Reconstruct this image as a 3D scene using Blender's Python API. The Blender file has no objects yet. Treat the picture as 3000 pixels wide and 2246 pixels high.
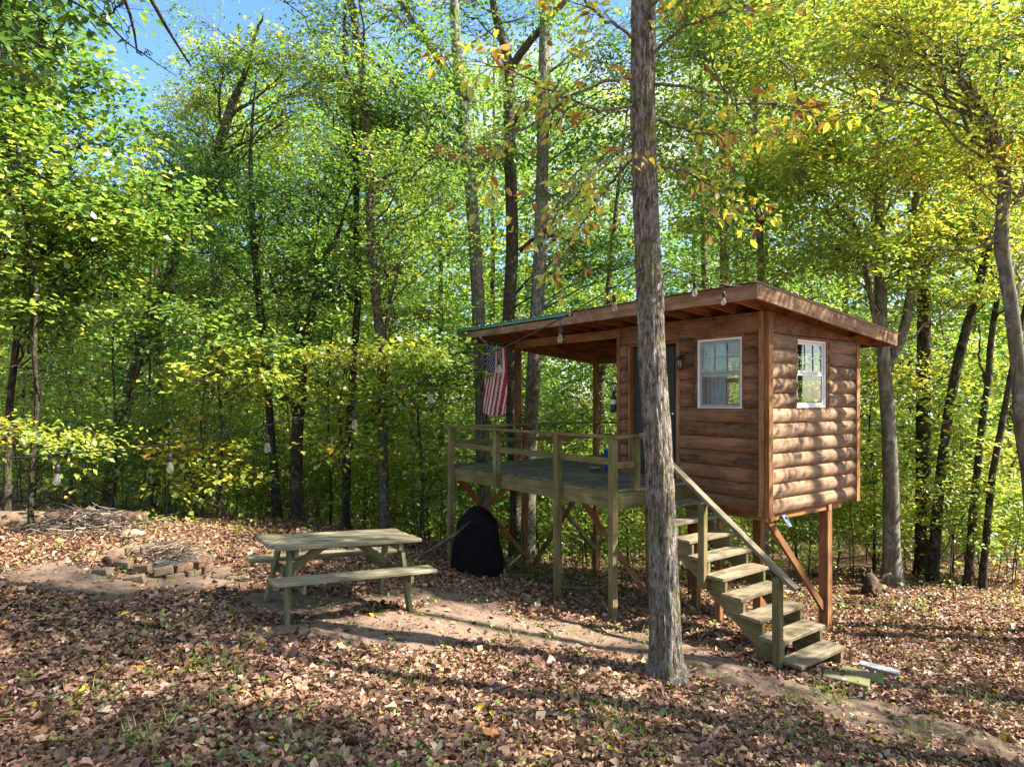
import bpy, bmesh, math, random
import numpy as np
from mathutils import Vector, Matrix, noise

# ------------------------------------------------------------------ camera, sky, sun, exposure
R = math.radians
scn = bpy.context.scene
COL = scn.collection
FP, HY, ZC = 1900.0, 1169.0, 2.3          # focal length and horizon row in photo pixels (3000 wide), eye height
camd = bpy.data.cameras.new('camera'); cam = bpy.data.objects.new('camera', camd); COL.objects.link(cam)
cam.location = (0, 0, ZC); cam.rotation_euler = (R(90), 0, 0)
camd.sensor_width = 36; camd.lens = 36*FP/3000; camd.shift_y = (HY-1123)/3000
camd.clip_start = 0.05; camd.clip_end = 2000
scn.camera = cam
SUN_EL, SUN_AZ = 46.0, 94.0               # azimuth clockwise from +Y
wd = bpy.data.worlds.new('World'); scn.world = wd; wd.use_nodes = True
def make_world():
    nt = wd.node_tree; nt.nodes.clear(); N = nt.nodes.new; L = nt.links.new
    out = N('ShaderNodeOutputWorld'); bg = N('ShaderNodeBackground'); bg.inputs[1].default_value = 0.07
    sky = N('ShaderNodeTexSky'); sky.sky_type = 'NISHITA'; sky.sun_disc = False
    sky.sun_elevation = R(SUN_EL); sky.sun_rotation = R(SUN_AZ); sky.air_density = 1.0; sky.dust_density = 0.6; sky.ozone_density = 2.5
    tc = N('ShaderNodeTexCoord'); mp = N('ShaderNodeMapping'); mp.inputs['Location'].default_value = (0.35, 0.1, 0.62); mp.inputs['Scale'].default_value = (1, 1, 1.7)
    nz = N('ShaderNodeTexNoise'); nz.inputs['Scale'].default_value = 2.6; nz.inputs['Detail'].default_value = 7; nz.inputs['Roughness'].default_value = 0.52
    rp = N('ShaderNodeValToRGB'); rp.color_ramp.elements[0].position = 0.48; rp.color_ramp.elements[1].position = 0.64
    mx = N('ShaderNodeMix'); mx.data_type = 'RGBA'; mx.inputs[7].default_value = (4.6, 4.75, 5.0, 1)
    L(tc.outputs['Generated'], mp.inputs[0]); L(mp.outputs[0], nz.inputs['Vector']); L(nz.outputs[0], rp.inputs[0])
    hs = N('ShaderNodeHueSaturation'); hs.inputs['Saturation'].default_value = 1.15; hs.inputs['Value'].default_value = 1.35; L(sky.outputs[0], hs.inputs['Color'])
    L(rp.outputs[0], mx.inputs[0]); L(hs.outputs[0], mx.inputs[6]); L(mx.outputs[2], bg.inputs[0]); L(bg.outputs[0], out.inputs[0])
make_world()
sund = bpy.data.lights.new('sun', 'SUN'); sun = bpy.data.objects.new('sun', sund); COL.objects.link(sun)
sund.energy = 5.0; sund.angle = R(0.7); sund.color = (1, 0.93, 0.82)
sdir = Vector((math.sin(R(SUN_AZ))*math.cos(R(SUN_EL)), math.cos(R(SUN_AZ))*math.cos(R(SUN_EL)), math.sin(R(SUN_EL))))
sun.rotation_euler = sdir.to_track_quat('Z', 'Y').to_euler(); sun.location = sdir*60
vs = scn.view_settings; vs.view_transform = 'Standard'; vs.look = 'None'; vs.gamma = 1; vs.exposure = 2.05; vs.use_curve_mapping = False
cy = scn.cycles
cy.max_bounces = 7; cy.diffuse_bounces = 4; cy.glossy_bounces = 3; cy.transmission_bounces = 5; cy.transparent_max_bounces = 10
cy.use_denoising = True; cy.sample_clamp_indirect = 4.0; cy.caustics_reflective = False; cy.caustics_refractive = False
cy.use_adaptive_sampling = True; cy.adaptive_threshold = 0.02

rnd = random.Random(7); rng = np.random.default_rng(11)

# ------------------------------------------------------------------ helpers
def PT(px, py, d): return Vector(((px-1500)/FP*d, d, ZC-(py-HY)/FP*d))
def PX(p): return 1500+FP*p[0]/p[1], HY-FP*(p[2]-ZC)/p[1]

def tag(o, label=None, cat=None, group=None, kind=None):
    if label: o['label'] = label
    if cat: o['category'] = cat
    if group: o['group'] = group
    if kind: o['kind'] = kind
    return o
def empty(name, loc=(0, 0, 0), rz=0.0, label=None, cat=None, group=None):
    o = bpy.data.objects.new(name, None); o.empty_display_size = .1; COL.objects.link(o)
    o.location = loc; o.rotation_euler = (0, 0, rz); return tag(o, label, cat, group)
def link(name, me, mat=None, parent=None):
    o = bpy.data.objects.new(name, me); COL.objects.link(o)
    if mat is not None and len(me.materials) == 0: me.materials.append(mat)
    if parent is not None: o.parent = parent
    return o
def np_mesh(name, verts, faces_flat, nper, attr=None, smooth=False, extra=None, mats=None, matidx=None):
    """verts (N,3); faces_flat (M*nper) indices"""
    me = bpy.data.meshes.new(name)
    verts = np.asarray(verts, np.float32); ff = np.asarray(faces_flat, np.int32).ravel()
    nf = len(ff)//nper
    me.vertices.add(len(verts)); me.vertices.foreach_set('co', verts.ravel())
    me.loops.add(len(ff)); me.loops.foreach_set('vertex_index', ff)
    me.polygons.add(nf); me.polygons.foreach_set('loop_start', np.arange(0, nf*nper, nper, dtype=np.int32))
    if smooth: me.polygons.foreach_set('use_smooth', np.ones(nf, bool))
    if matidx is not None: me.polygons.foreach_set('material_index', np.asarray(matidx, np.int32))
    me.update()
    if attr is not None:
        a = me.attributes.new('tone', 'FLOAT', 'FACE'); a.data.foreach_set('value', np.asarray(attr, np.float32))
    if extra is not None:
        for k, v in extra.items():
            a = me.attributes.new(k, 'FLOAT', 'POINT'); a.data.foreach_set('value', np.asarray(v, np.float32))
    if mats:
        for m in mats: me.materials.append(m)
    return me

# ------------------------------------------------------------------ materials
def new_mat(name):
    m = bpy.data.materials.new(name); m.use_nodes = True
    nt = m.node_tree; nt.nodes.clear()
    out = nt.nodes.new('ShaderNodeOutputMaterial')
    return m, nt, nt.nodes.new, nt.links.new, out
def ramp(N, stops):
    r = N('ShaderNodeValToRGB'); e = r.color_ramp.elements
    while len(e) < len(stops): e.new(0.5)
    for i, (p, c) in enumerate(stops):
        e[i].position = p; e[i].color = (*c, 1)
    return r
def mix(N, L, fac, a, b, mode='MIX'):
    m = N('ShaderNodeMix'); m.data_type = 'RGBA'; m.blend_type = mode
    for sock, v in ((0, fac), (6, a), (7, b)):
        if hasattr(v, 'links') or hasattr(v, 'is_linked'): L(v, m.inputs[sock])
        elif sock == 0: m.inputs[0].default_value = v
        else: m.inputs[sock].default_value = (*v, 1)
    return m.outputs[2]

def wood(name, c0, c1, green=0.0, greencol=(0.09, 0.11, 0.02), rough=0.75, knots=True, wear=0.0, wearcol=(0.3, 0.27, 0.22)):
    """sawn timber, grain along local X of each piece"""
    m, nt, N, L, out = new_mat(name)
    bs = N('ShaderNodeBsdfPrincipled'); L(bs.outputs[0], out.inputs[0]); bs.inputs['Roughness'].default_value = rough
    bs.inputs['Specular IOR Level'].default_value = 0.12
    tc = N('ShaderNodeTexCoord'); oi = N('ShaderNodeObjectInfo')
    sc = N('ShaderNodeVectorMath'); sc.operation = 'SCALE'; sc.inputs[3].default_value = 37.0
    cx = N('ShaderNodeCombineXYZ'); L(oi.outputs['Random'], cx.inputs[0]); L(oi.outputs['Random'], cx.inputs[1]); L(cx.outputs[0], sc.inputs[0])
    ad = N('ShaderNodeVectorMath'); L(tc.outputs['Object'], ad.inputs[0]); L(sc.outputs[0], ad.inputs[1])
    mp = N('ShaderNodeMapping'); mp.inputs['Scale'].default_value = (1.1, 16, 16); L(ad.outputs[0], mp.inputs[0])
    n1 = N('ShaderNodeTexNoise'); n1.inputs['Scale'].default_value = 1.5; n1.inputs['Detail'].default_value = 6; n1.inputs['Distortion'].default_value = 1.0; L(mp.outputs[0], n1.inputs['Vector'])
    mp2 = N('ShaderNodeMapping'); mp2.inputs['Scale'].default_value = (1.6, 3.0, 3.0); L(ad.outputs[0], mp2.inputs[0])
    n2 = N('ShaderNodeTexNoise'); n2.inputs['Scale'].default_value = 1.6; n2.inputs['Detail'].default_value = 5; L(mp2.outputs[0], n2.inputs['Vector'])
    r1 = ramp(N, [(0.3, c0), (0.72, c1)]); L(n1.outputs[0], r1.inputs[0])
    r2 = ramp(N, [(0.3, (0.62, 0.62, 0.62)), (0.7, (1.3, 1.3, 1.3))]); L(n2.outputs[0], r2.inputs[0])
    col = mix(N, L, 1.0, r1.outputs[0], r2.outputs[0], 'MULTIPLY')
    rr = ramp(N, [(0.0, (0.74, 0.74, 0.74)), (1.0, (1.28, 1.24, 1.2))]); L(oi.outputs['Random'], rr.inputs[0])
    col = mix(N, L, 1.0, col, rr.outputs[0], 'MULTIPLY')
    if knots:
        mk = N('ShaderNodeMapping'); mk.inputs['Scale'].default_value = (2.2, 7, 7); L(ad.outputs[0], mk.inputs[0])
        vo = N('ShaderNodeTexVoronoi'); vo.inputs['Scale'].default_value = 1.0; L(mk.outputs[0], vo.inputs['Vector'])
        rk = ramp(N, [(0.06, (0.35, 0.3, 0.28)), (0.16, (1, 1, 1))]); L(vo.outputs['Distance'], rk.inputs[0])
        col = mix(N, L, 0.8, col, rk.outputs[0], 'MULTIPLY')
    if wear > 0:
        n4 = N('ShaderNodeTexNoise'); n4.inputs['Scale'].default_value = 5; n4.inputs['Detail'].default_value = 8; L(mp2.outputs[0], n4.inputs['Vector'])
        rw = ramp(N, [(0.45, (0, 0, 0)), (0.75, (wear,)*3)]); L(n4.outputs[0], rw.inputs[0])
        col = mix(N, L, rw.outputs[0], col, wearcol)
    if green > 0:
        n3 = N('ShaderNodeTexNoise'); n3.inputs['Scale'].default_value = 2.3; n3.inputs['Detail'].default_value = 7; n3.inputs['Roughness'].default_value = .65; L(ad.outputs[0], n3.inputs['Vector'])
        rg = ramp(N, [(0.40, (0, 0, 0)), (0.66, (green,)*3)]); L(n3.outputs[0], rg.inputs[0])
        col = mix(N, L, rg.outputs[0], col, greencol)
    L(col, bs.inputs['Base Color'])
    bp = N('ShaderNodeBump'); bp.inputs['Strength'].default_value = 0.35; bp.inputs['Distance'].default_value = 0.006
    L(n1.outputs[0], bp.inputs['Height']); L(bp.outputs[0], bs.inputs['Normal'])
    return m
def plain(name, col, rough=0.6, metal=0.0, var=0.12, scale=14, bump=0.15, col2=None, spec=0.4):
    m, nt, N, L, out = new_mat(name)
    bs = N('ShaderNodeBsdfPrincipled'); L(bs.outputs[0], out.inputs[0])
    bs.inputs['Roughness'].default_value = rough; bs.inputs['Metallic'].default_value = metal; bs.inputs['Specular IOR Level'].default_value = spec
    tc = N('ShaderNodeTexCoord'); nz = N('ShaderNodeTexNoise'); nz.inputs['Scale'].default_value = scale; nz.inputs['Detail'].default_value = 6; nz.inputs['Roughness'].default_value = .62
    L(tc.outputs['Object'], nz.inputs['Vector'])
    c2 = col2 if col2 else tuple(min(1, c*(1+var*2.2)) for c in col)
    c1 = col if col2 else tuple(c*(1-var*1.8) for c in col)
    r = ramp(N, [(0.33, c1), (0.68, c2)]); L(nz.outputs[0], r.inputs[0]); L(r.outputs[0], bs.inputs['Base Color'])
    if bump:
        bp = N('ShaderNodeBump'); bp.inputs['Strength'].default_value = bump; bp.inputs['Distance'].default_value = 0.01
        L(nz.outputs[0], bp.inputs['Height']); L(bp.outputs[0], bs.inputs['Normal'])
    return m
def bark_mat(name, c0, c1, c2, moss=0.25, lichen=0.3, fine=1.0, mosscol=(0.12, 0.13, 0.025), bump=0.9, crack=.85):
    m, nt, N, L, out = new_mat(name)
    bs = N('ShaderNodeBsdfPrincipled'); L(bs.outputs[0], out.inputs[0]); bs.inputs['Roughness'].default_value = 0.92; bs.inputs['Specular IOR Level'].default_value = 0.12
    tc = N('ShaderNodeTexCoord'); mp = N('ShaderNodeMapping'); mp.inputs['Scale'].default_value = (30*fine, 30*fine, 8.5*fine)
    L(tc.outputs['Object'], mp.inputs[0])
    n1 = N('ShaderNodeTexNoise'); n1.inputs['Scale'].default_value = 1.0; n1.inputs['Detail'].default_value = 7; n1.inputs['Roughness'].default_value = .6; n1.inputs['Distortion'].default_value = .6
    L(mp.outputs[0], n1.inputs['Vector'])
    r = ramp(N, [(0.34, c0), (0.5, c1), (0.68, c2)]); L(n1.outputs[0], r.inputs[0]); col = r.outputs[0]
    mv = N('ShaderNodeMapping'); mv.inputs['Scale'].default_value = (40*fine, 40*fine, 10*fine); dn = N('ShaderNodeVectorMath'); dn.operation = 'MULTIPLY_ADD'
    L(n1.outputs['Color'], dn.inputs[0]); dn.inputs[1].default_value = (.03, .03, .12); L(tc.outputs['Object'], dn.inputs[2]); L(dn.outputs[0], mv.inputs[0])
    vo = N('ShaderNodeTexVoronoi'); vo.feature = 'DISTANCE_TO_EDGE'; vo.inputs['Scale'].default_value = 1.0; L(mv.outputs[0], vo.inputs['Vector'])
    rc = ramp(N, [(0.0, (.22, .2, .18)), (0.14, (1, 1, 1))]); L(vo.outputs['Distance'], rc.inputs[0])
    col = mix(N, L, crack, col, rc.outputs[0], 'MULTIPLY')
    n2 = N('ShaderNodeTexNoise'); n2.inputs['Scale'].default_value = 5.5; n2.inputs['Detail'].default_value = 8; n2.inputs['Roughness'].default_value = .68; L(tc.outputs['Object'], n2.inputs['Vector'])
    rl = ramp(N, [(0.53, (0, 0, 0)), (0.62, (lichen,)*3)]); L(n2.outputs[0], rl.inputs[0]); col = mix(N, L, rl.outputs[0], col, (0.34, 0.37, 0.32))
    n3 = N('ShaderNodeTexNoise'); n3.inputs['Scale'].default_value = 2.7; n3.inputs['Detail'].default_value = 8; n3.inputs['Roughness'].default_value = .7
    ml = N('ShaderNodeMapping'); ml.inputs['Location'].default_value = (4, 9, 3); L(tc.outputs['Object'], ml.inputs[0]); L(ml.outputs[0], n3.inputs['Vector'])
    rm = ramp(N, [(0.50, (0, 0, 0)), (0.64, (moss*2.2,)*3)]); L(n3.outputs[0], rm.inputs[0]); col = mix(N, L, rm.outputs[0], col, mosscol)
    oi = N('ShaderNodeObjectInfo'); rr = ramp(N, [(0, (0.75, 0.75, 0.75)), (1, (1.2, 1.2, 1.2))]); L(oi.outputs['Random'], rr.inputs[0])
    col = mix(N, L, 1.0, col, rr.outputs[0], 'MULTIPLY')
    L(col, bs.inputs['Base Color'])
    bp = N('ShaderNodeBump'); bp.inputs['Strength'].default_value = bump; bp.inputs['Distance'].default_value = 0.02
    hm = N('ShaderNodeMath'); hm.operation = 'MULTIPLY_ADD'; L(vo.outputs['Distance'], hm.inputs[0]); hm.inputs[1].default_value = 2.0*crack; L(n1.outputs[0], hm.inputs[2])
    L(hm.outputs[0], bp.inputs['Height']); L(bp.outputs[0], bs.inputs['Normal'])
    return m
LEAF_RAMP = [(0.0, (0.017, 0.046, 0.012)), (0.30, (0.047, 0.112, 0.020)), (0.50, (0.135, 0.215, 0.034)), (0.66, (0.29, 0.325, 0.05)), (0.82, (0.40, 0.30, 0.03)), (0.90, (0.30, 0.13, 0.03)), (1.0, (0.10, 0.042, 0.022))]
def leaf_mat(name, stops, trans=0.5, tgain=1.9, gloss=0.05):
    m, nt, N, L, out = new_mat(name)
    at = N('ShaderNodeAttribute'); at.attribute_name = 'tone'
    r = ramp(N, stops); L(at.outputs['Fac'], r.inputs[0])
    df = N('ShaderNodeBsdfDiffuse'); L(r.outputs[0], df.inputs[0])
    df2 = mix(N, L, 1.0, r.outputs[0], (1.35, 1.35, 1.3), 'MULTIPLY'); L(df2, df.inputs[0])
    tr = N('ShaderNodeBsdfTranslucent'); tcol = mix(N, L, 1.0, r.outputs[0], (tgain*1.15, tgain*1.12, tgain*0.75), 'MULTIPLY'); L(tcol, tr.inputs[0])
    ms = N('ShaderNodeMixShader'); ms.inputs[0].default_value = trans; L(df.outputs[0], ms.inputs[1]); L(tr.outputs[0], ms.inputs[2])
    gl = N('ShaderNodeBsdfGlossy'); gl.inputs['Roughness'].default_value = 0.42; gl.inputs[0].default_value = (0.9, 0.95, 1, 1)
    m2 = N('ShaderNodeMixShader'); m2.inputs[0].default_value = gloss; L(ms.outputs[0], m2.inputs[1]); L(gl.outputs[0], m2.inputs[2])
    L(m2.outputs[0], out.inputs[0])
    return m
M = {}
M['log'] = wood('stained_log_siding', (0.13, 0.062, 0.031), (0.25, 0.132, 0.070), wear=0.35, wearcol=(0.29, 0.185, 0.12), rough=.88)
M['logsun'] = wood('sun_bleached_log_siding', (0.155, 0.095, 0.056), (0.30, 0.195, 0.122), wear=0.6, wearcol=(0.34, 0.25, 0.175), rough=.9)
M['cedar'] = wood('brown_framing_lumber', (0.17, 0.075, 0.030), (0.32, 0.165, 0.072), rough=.75)
M['fascia'] = wood('weathered_fascia_board', (0.16, 0.085, 0.045), (0.34, 0.21, 0.12), wear=0.5, wearcol=(0.34, 0.26, 0.19))
M['olive'] = wood('algae_stained_lumber', (0.115, 0.09, 0.042), (0.26, 0.205, 0.10), green=0.65, greencol=(0.105, 0.112, 0.022), wear=.3, wearcol=(.30, .24, .15))
M['deck'] = wood('dark_deck_board', (0.075, 0.075, 0.055), (0.15, 0.14, 0.10), green=0.3, greencol=(0.06, 0.075, 0.04), knots=False)
M['tread'] = wood('grey_stair_tread', (0.115, 0.09, 0.055), (0.255, 0.205, 0.13), wear=0.6, wearcol=(0.32, 0.275, 0.21), green=0.25, greencol=(.11, .11, .05))
M['table'] = wood('weathered_table_plank', (0.125, 0.105, 0.06), (0.28, 0.24, 0.155), wear=0.6, wearcol=(0.33, 0.30, 0.23), green=0.35, greencol=(0.12, 0.125, 0.05))
M['tableleg'] = wood('mossy_table_leg', (0.11, 0.10, 0.05), (0.24, 0.22, 0.12), green=0.6, greencol=(0.10, 0.115, 0.03))
M['plank'] = wood('mossy_plank', (0.12, 0.10, 0.05), (0.22, 0.19, 0.10), green=0.9, greencol=(0.10, 0.14, 0.03))
M['sheath'] = wood('roof_sheathing', (0.18, 0.082, 0.036), (0.29, 0.145, 0.066), knots=False)
M['teal'] = plain('faded_teal_paint', (0.09, 0.30, 0.21), .6, var=.2, scale=25)
M['metal'] = plain('galvanised_roofing', (0.42, 0.43, 0.43), .42, metal=.75, var=.15, scale=6)
M['steel'] = plain('steel', (0.55, 0.55, 0.55), .28, metal=1.0, var=.08)
M['dark_metal'] = plain('black_metal', (0.018, 0.018, 0.018), .5, var=.2)
M['door'] = plain('charcoal_door_paint', (0.016, 0.018, 0.019), .55, var=.15, scale=9, bump=.05)
M['vinyl'] = plain('white_vinyl', (0.74, 0.75, 0.75), .45, var=.04, bump=.02)
M['greyvinyl'] = plain('grey_window_sash', (0.30, 0.31, 0.31), .5, var=.06, bump=.02)
M['cover'] = plain('black_grill_cover', (0.0045, 0.0045, 0.005), .8, var=.25, scale=4, bump=.4, spec=.15)
M['concrete'] = plain('concrete', (0.17, 0.18, 0.195), .9, var=.2, scale=30, bump=.5)
M['mossconcrete'] = plain('mossy_concrete', (0.16, 0.14, 0.095), .95, scale=12, bump=.9, col2=(0.12, 0.135, 0.028))
M['brick'] = plain('worn_brick', (0.075, 0.042, 0.03), .95, scale=13, bump=.9, col2=(0.22, 0.12, 0.07))
M['brick2'] = plain('tan_brick', (0.085, 0.066, 0.042), .95, scale=13, bump=.9, col2=(0.23, 0.165, 0.10))
M['ash'] = plain('ash', (0.05, 0.045, 0.04), .95, var=.4, scale=20)
M['blue'] = plain('blue_plastic', (0.012, 0.05, 0.55), .35, var=.05)
M['rubber'] = plain('coir_mat', (0.09, 0.08, 0.065), .95, var=.4, scale=60, bump=.8)
M['cordblack'] = plain('black_cord', (0.012, 0.012, 0.014), .5, var=.2)
M['redcloth'] = plain('red_cloth', (0.42, 0.018, 0.03), .85, var=.08, bump=.05)
M['whitecloth'] = plain('white_cloth', (0.62, 0.60, 0.55), .85, var=.05, bump=.05)
M['bluecloth'] = plain('navy_cloth', (0.014, 0.022, 0.07), .85, var=.1, bump=.05)
M['teal_curtain'] = plain('teal_curtain', (0.11, 0.33, 0.40), .9, var=.1, bump=.05)
M['greencan'] = plain('green_gas_cylinder', (0.012, 0.045, 0.03), .35, var=.1)
M['solar'] = plain('solar_panel', (0.16, 0.22, 0.30), .25, var=.08, bump=.0)
M['filament'] = plain('filament', (0.5, 0.28, 0.08), .4)
M['stick'] = plain('grey_dead_stick', (0.085, 0.066, 0.05), .9, var=.4, scale=8, bump=.5)
M['stick2'] = plain('pale_dead_stick', (0.22, 0.17, 0.12), .9, var=.3, scale=8, bump=.5)
M['cutwood'] = plain('cut_log_end', (0.14, 0.075, 0.04), .9, var=.35, scale=12)
M['rotwood'] = plain('bare_rotting_log', (0.085, 0.056, 0.035), .9, scale=9, bump=.9, col2=(0.20, 0.135, 0.085))
M['rot'] = plain('dark_rotten_root', (0.07, 0.04, 0.025), .95, var=.5, scale=10, bump=1)
M['stone'] = plain('tan_stone', (0.36, 0.27, 0.16), .9, var=.2, scale=8, bump=.6)
M['bark'] = bark_mat('shaggy_grey_bark', (0.07, 0.054, 0.042), (0.26, 0.215, 0.17), (0.50, 0.44, 0.37), moss=.36, lichen=.5, bump=1.0, crack=.7)
M['bark_b'] = bark_mat('brown_bark', (0.055, 0.036, 0.024), (0.14, 0.098, 0.068), (0.25, 0.19, 0.14), moss=.18, lichen=.3)
M['bark_c'] = bark_mat('smooth_beech_bark', (0.075, 0.063, 0.048), (0.14, 0.122, 0.097), (0.24, 0.22, 0.185), moss=.2, lichen=.5, fine=.35, bump=.4, crack=.15)
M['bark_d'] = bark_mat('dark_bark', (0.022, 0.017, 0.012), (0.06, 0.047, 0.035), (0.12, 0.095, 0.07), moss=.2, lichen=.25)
M['twig'] = bark_mat('thin_stem_bark', (0.06, 0.045, 0.03), (0.15, 0.115, 0.08), (0.26, 0.21, 0.155), moss=.05, lichen=.2)
M['leaf'] = leaf_mat('tree_leaves', LEAF_RAMP)
M['litter'] = leaf_mat('dead_leaves', [(0, (0.045, 0.022, 0.015)), (0.3, (0.112, 0.057, 0.037)), (0.55, (0.205, 0.115, 0.074)), (0.75, (0.34, 0.215, 0.145)), (0.88, (0.46, 0.34, 0.25)), (0.94, (0.38, 0.15, 0.04)), (0.97, (0.45, 0.30, 0.03)), (1.0, (0.09, 0.15, 0.03))], trans=.15, tgain=1.0, gloss=.025)
M['grass'] = leaf_mat('grass_blades', [(0, (0.05, 0.11, 0.015)), (0.6, (0.16, 0.23, 0.035)), (1, (0.36, 0.34, 0.12))], trans=.4, tgain=1.3, gloss=.04)

def glass_mat(name, tint=(0.92, 0.95, 0.94), refl=1.6):
    m, nt, N, L, out = new_mat(name)
    tr = N('ShaderNodeBsdfTransparent'); tr.inputs[0].default_value = (*tint, 1)
    gl = N('ShaderNodeBsdfGlossy'); gl.inputs['Roughness'].default_value = 0.015; gl.inputs[0].default_value = (1, 1, 1, 1)
    fr = N('ShaderNodeFresnel'); fr.inputs[0].default_value = 1.5
    mu = N('ShaderNodeMath'); mu.operation = 'MULTIPLY'; mu.inputs[1].default_value = refl; mu.use_clamp = True
    ge = N('ShaderNodeNewGeometry'); iv = N('ShaderNodeMath'); iv.operation = 'SUBTRACT'; iv.inputs[0].default_value = 1; L(ge.outputs['Backfacing'], iv.inputs[1]); m0 = N('ShaderNodeMath'); m0.operation = 'MULTIPLY'; L(iv.outputs[0], m0.inputs[0]); L(fr.outputs[0], m0.inputs[1]); L(m0.outputs[0], mu.inputs[0])
    ms = N('ShaderNodeMixShader'); L(mu.outputs[0], ms.inputs[0]); L(tr.outputs[0], ms.inputs[1]); L(gl.outputs[0], ms.inputs[2]); L(ms.outputs[0], out.inputs[0])
    return m
M['glass'] = glass_mat('window_glass', (0.90, 0.93, 0.92), 1.6)
M['bulbglass'] = glass_mat('bulb_glass', (0.80, 0.80, 0.76), 3.0)
def _frost(m, a):
    nt = m.node_tree; out = nt.nodes['Material Output']; src = out.inputs[0].links[0].from_socket; d = nt.nodes.new('ShaderNodeBsdfDiffuse'); d.inputs[0].default_value = (.8, .78, .7, 1); t = nt.nodes.new('ShaderNodeBsdfTranslucent'); t.inputs[0].default_value = (.8, .78, .7, 1)
    x = nt.nodes.new('ShaderNodeMixShader'); nt.links.new(d.outputs[0], x.inputs[1]); nt.links.new(t.outputs[0], x.inputs[2]); y = nt.nodes.new('ShaderNodeMixShader'); y.inputs[0].default_value = a; nt.links.new(src, y.inputs[1]); nt.links.new(x.outputs[0], y.inputs[2]); nt.links.new(y.outputs[0], out.inputs[0])
_frost(M['bulbglass'], .16)

# ------------------------------------------------------------------ ground
GCP = np.array([(-2.76, 3.5, -2.0), (0, 4.2, -2.4), (4.2, 5.3, -3.0), (1.5, 6.3, -2.74), (-2.4, 6.54, -2.26), (-1.1, 7.35, -2.40), (-2.95, 7.4, -2.24), (-4.43, 8.2, -2.05), (3.4, 7.1, -2.93),
    (1.36, 8.37, -2.79), (.69, 9.26, -2.86), (.3, 12.8, -3.33), (1.6, 13.9, -3.7), (4.5, 9.48, -3.34), (3.87, 10.2, -3.34), (-8, 10.5, -2.0),
    (-7.5, 12.5, -2.15), (-4.5, 12.5, -2.4), (-2.5, 13.2, -2.75), (-.6, 11.1, -2.98), (8, 13, -3.6), (7.3, 9.9, -3.35), (10, 12, -3.7), (-10, 22, -4.0), (0, 22, -5.6), (10, 22, -5.3),
    (-15, 35, -1.5), (0, 38, -3.4), (15, 38, -3.4), (-22, 60, 0), (0, 60, -2), (25, 60, -2), (-4, -3, -1.6), (0, -3, -1.8), (5, -3, -2.6), (-12, 5, -1.7), (14, 5, -4), (-14, 14, -1.9), (16, 16, -4.2), (30, 20, -5), (-30, 20, 0), (0, -30, -2)], float)
def _tps():
    P = GCP[:, :2]; n = len(P)
    d = np.linalg.norm(P[:, None]-P[None], axis=2); K = np.where(d > 0, d*d*np.log(d+1e-9), 0)+np.eye(n)*0.6
    Q = np.c_[np.ones(n), P]; A = np.block([[K, Q], [Q.T, np.zeros((3, 3))]])
    return np.linalg.solve(A, np.r_[GCP[:, 2], 0, 0, 0])
_W = _tps()
def ground_np(x, y):
    x = np.asarray(x, float); y = np.asarray(y, float); sh = x.shape; x = x.ravel(); y = y.ravel(); z = np.zeros_like(x)
    for s in range(0, len(x), 20000):
        xs, ys = x[s:s+20000], y[s:s+20000]
        d = np.hypot(xs[:, None]-GCP[None, :, 0], ys[:, None]-GCP[None, :, 1])
        zz = (np.where(d > 0, d*d*np.log(d+1e-9), 0))@_W[:-3]+_W[-3]+_W[-2]*xs+_W[-1]*ys
        r = np.hypot(xs, ys-8); t = np.clip((r-45)/40, 0, 1); t = t*t*(3-2*t)
        z[s:s+20000] = zz*(1-t)-1.0*t
    z += 0.035*np.sin(1.7*x+.6*np.sin(1.1*y))*np.sin(1.3*y+.8)+0.015*np.sin(5.1*x+1.3*y)*np.sin(4.3*y-1.1*x)
    return (z+ZC).reshape(sh)
def gz(x, y): return float(ground_np(np.array([x]), np.array([y]))[0])
def hit(px, py, d0=2.5, d1=40):
    """where the sight line through a photo pixel meets the ground"""
    ds = np.linspace(d0, d1, 1500); X = (px-1500)/FP*ds; Z = ZC-(py-HY)/FP*ds
    G = ground_np(X, ds); i = np.argmax(Z <= G)
    return Vector((float(X[i]), float(ds[i]), float(G[i])))
# bare earth: trodden patches without leaf litter
DIRT = []
def dirt_line(pts, w):
    q = [hit(*p) for p in pts]
    for a, b in zip(q[:-1], q[1:]): DIRT.append((a.x, a.y, b.x, b.y, w))
dirt_line([(1330, 1810), (1600, 1850), (1880, 1880)], .62)
dirt_line([(900, 1850), (1150, 1850), (1500, 1860)], .55)
dirt_line([(1300, 1740), (1400, 1770)], .5)
dirt_line([(2000, 1900), (2250, 2000), (2500, 2080), (2800, 2130), (3050, 2230)], .36)
dirt_line([(170, 1680), (330, 1710), (620, 1700)], .5)
dirt_line([(800, 1760), (1000, 1770), (1180, 1740)], .5)
def dirt_np(x, y):
    x = np.asarray(x, float); y = np.asarray(y, float); m = np.zeros_like(x)
    w1 = 0.22*np.sin(3.1*x+1.7*y)*np.sin(2.3*y-1.1*x+1)+0.12*np.sin(7.3*x-2*y)*np.sin(6.1*y+x)
    for ax, ay, bx, by, w in DIRT:
        dx, dy = bx-ax, by-ay; t = np.clip(((x-ax)*dx+(y-ay)*dy)/(dx*dx+dy*dy+1e-9), 0, 1)
        d = np.hypot(x-ax-t*dx, y-ay-t*dy)+w1
        m = np.maximum(m, np.clip((w*1.25-d)/(w*.7), 0, 1))
    return m
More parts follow.
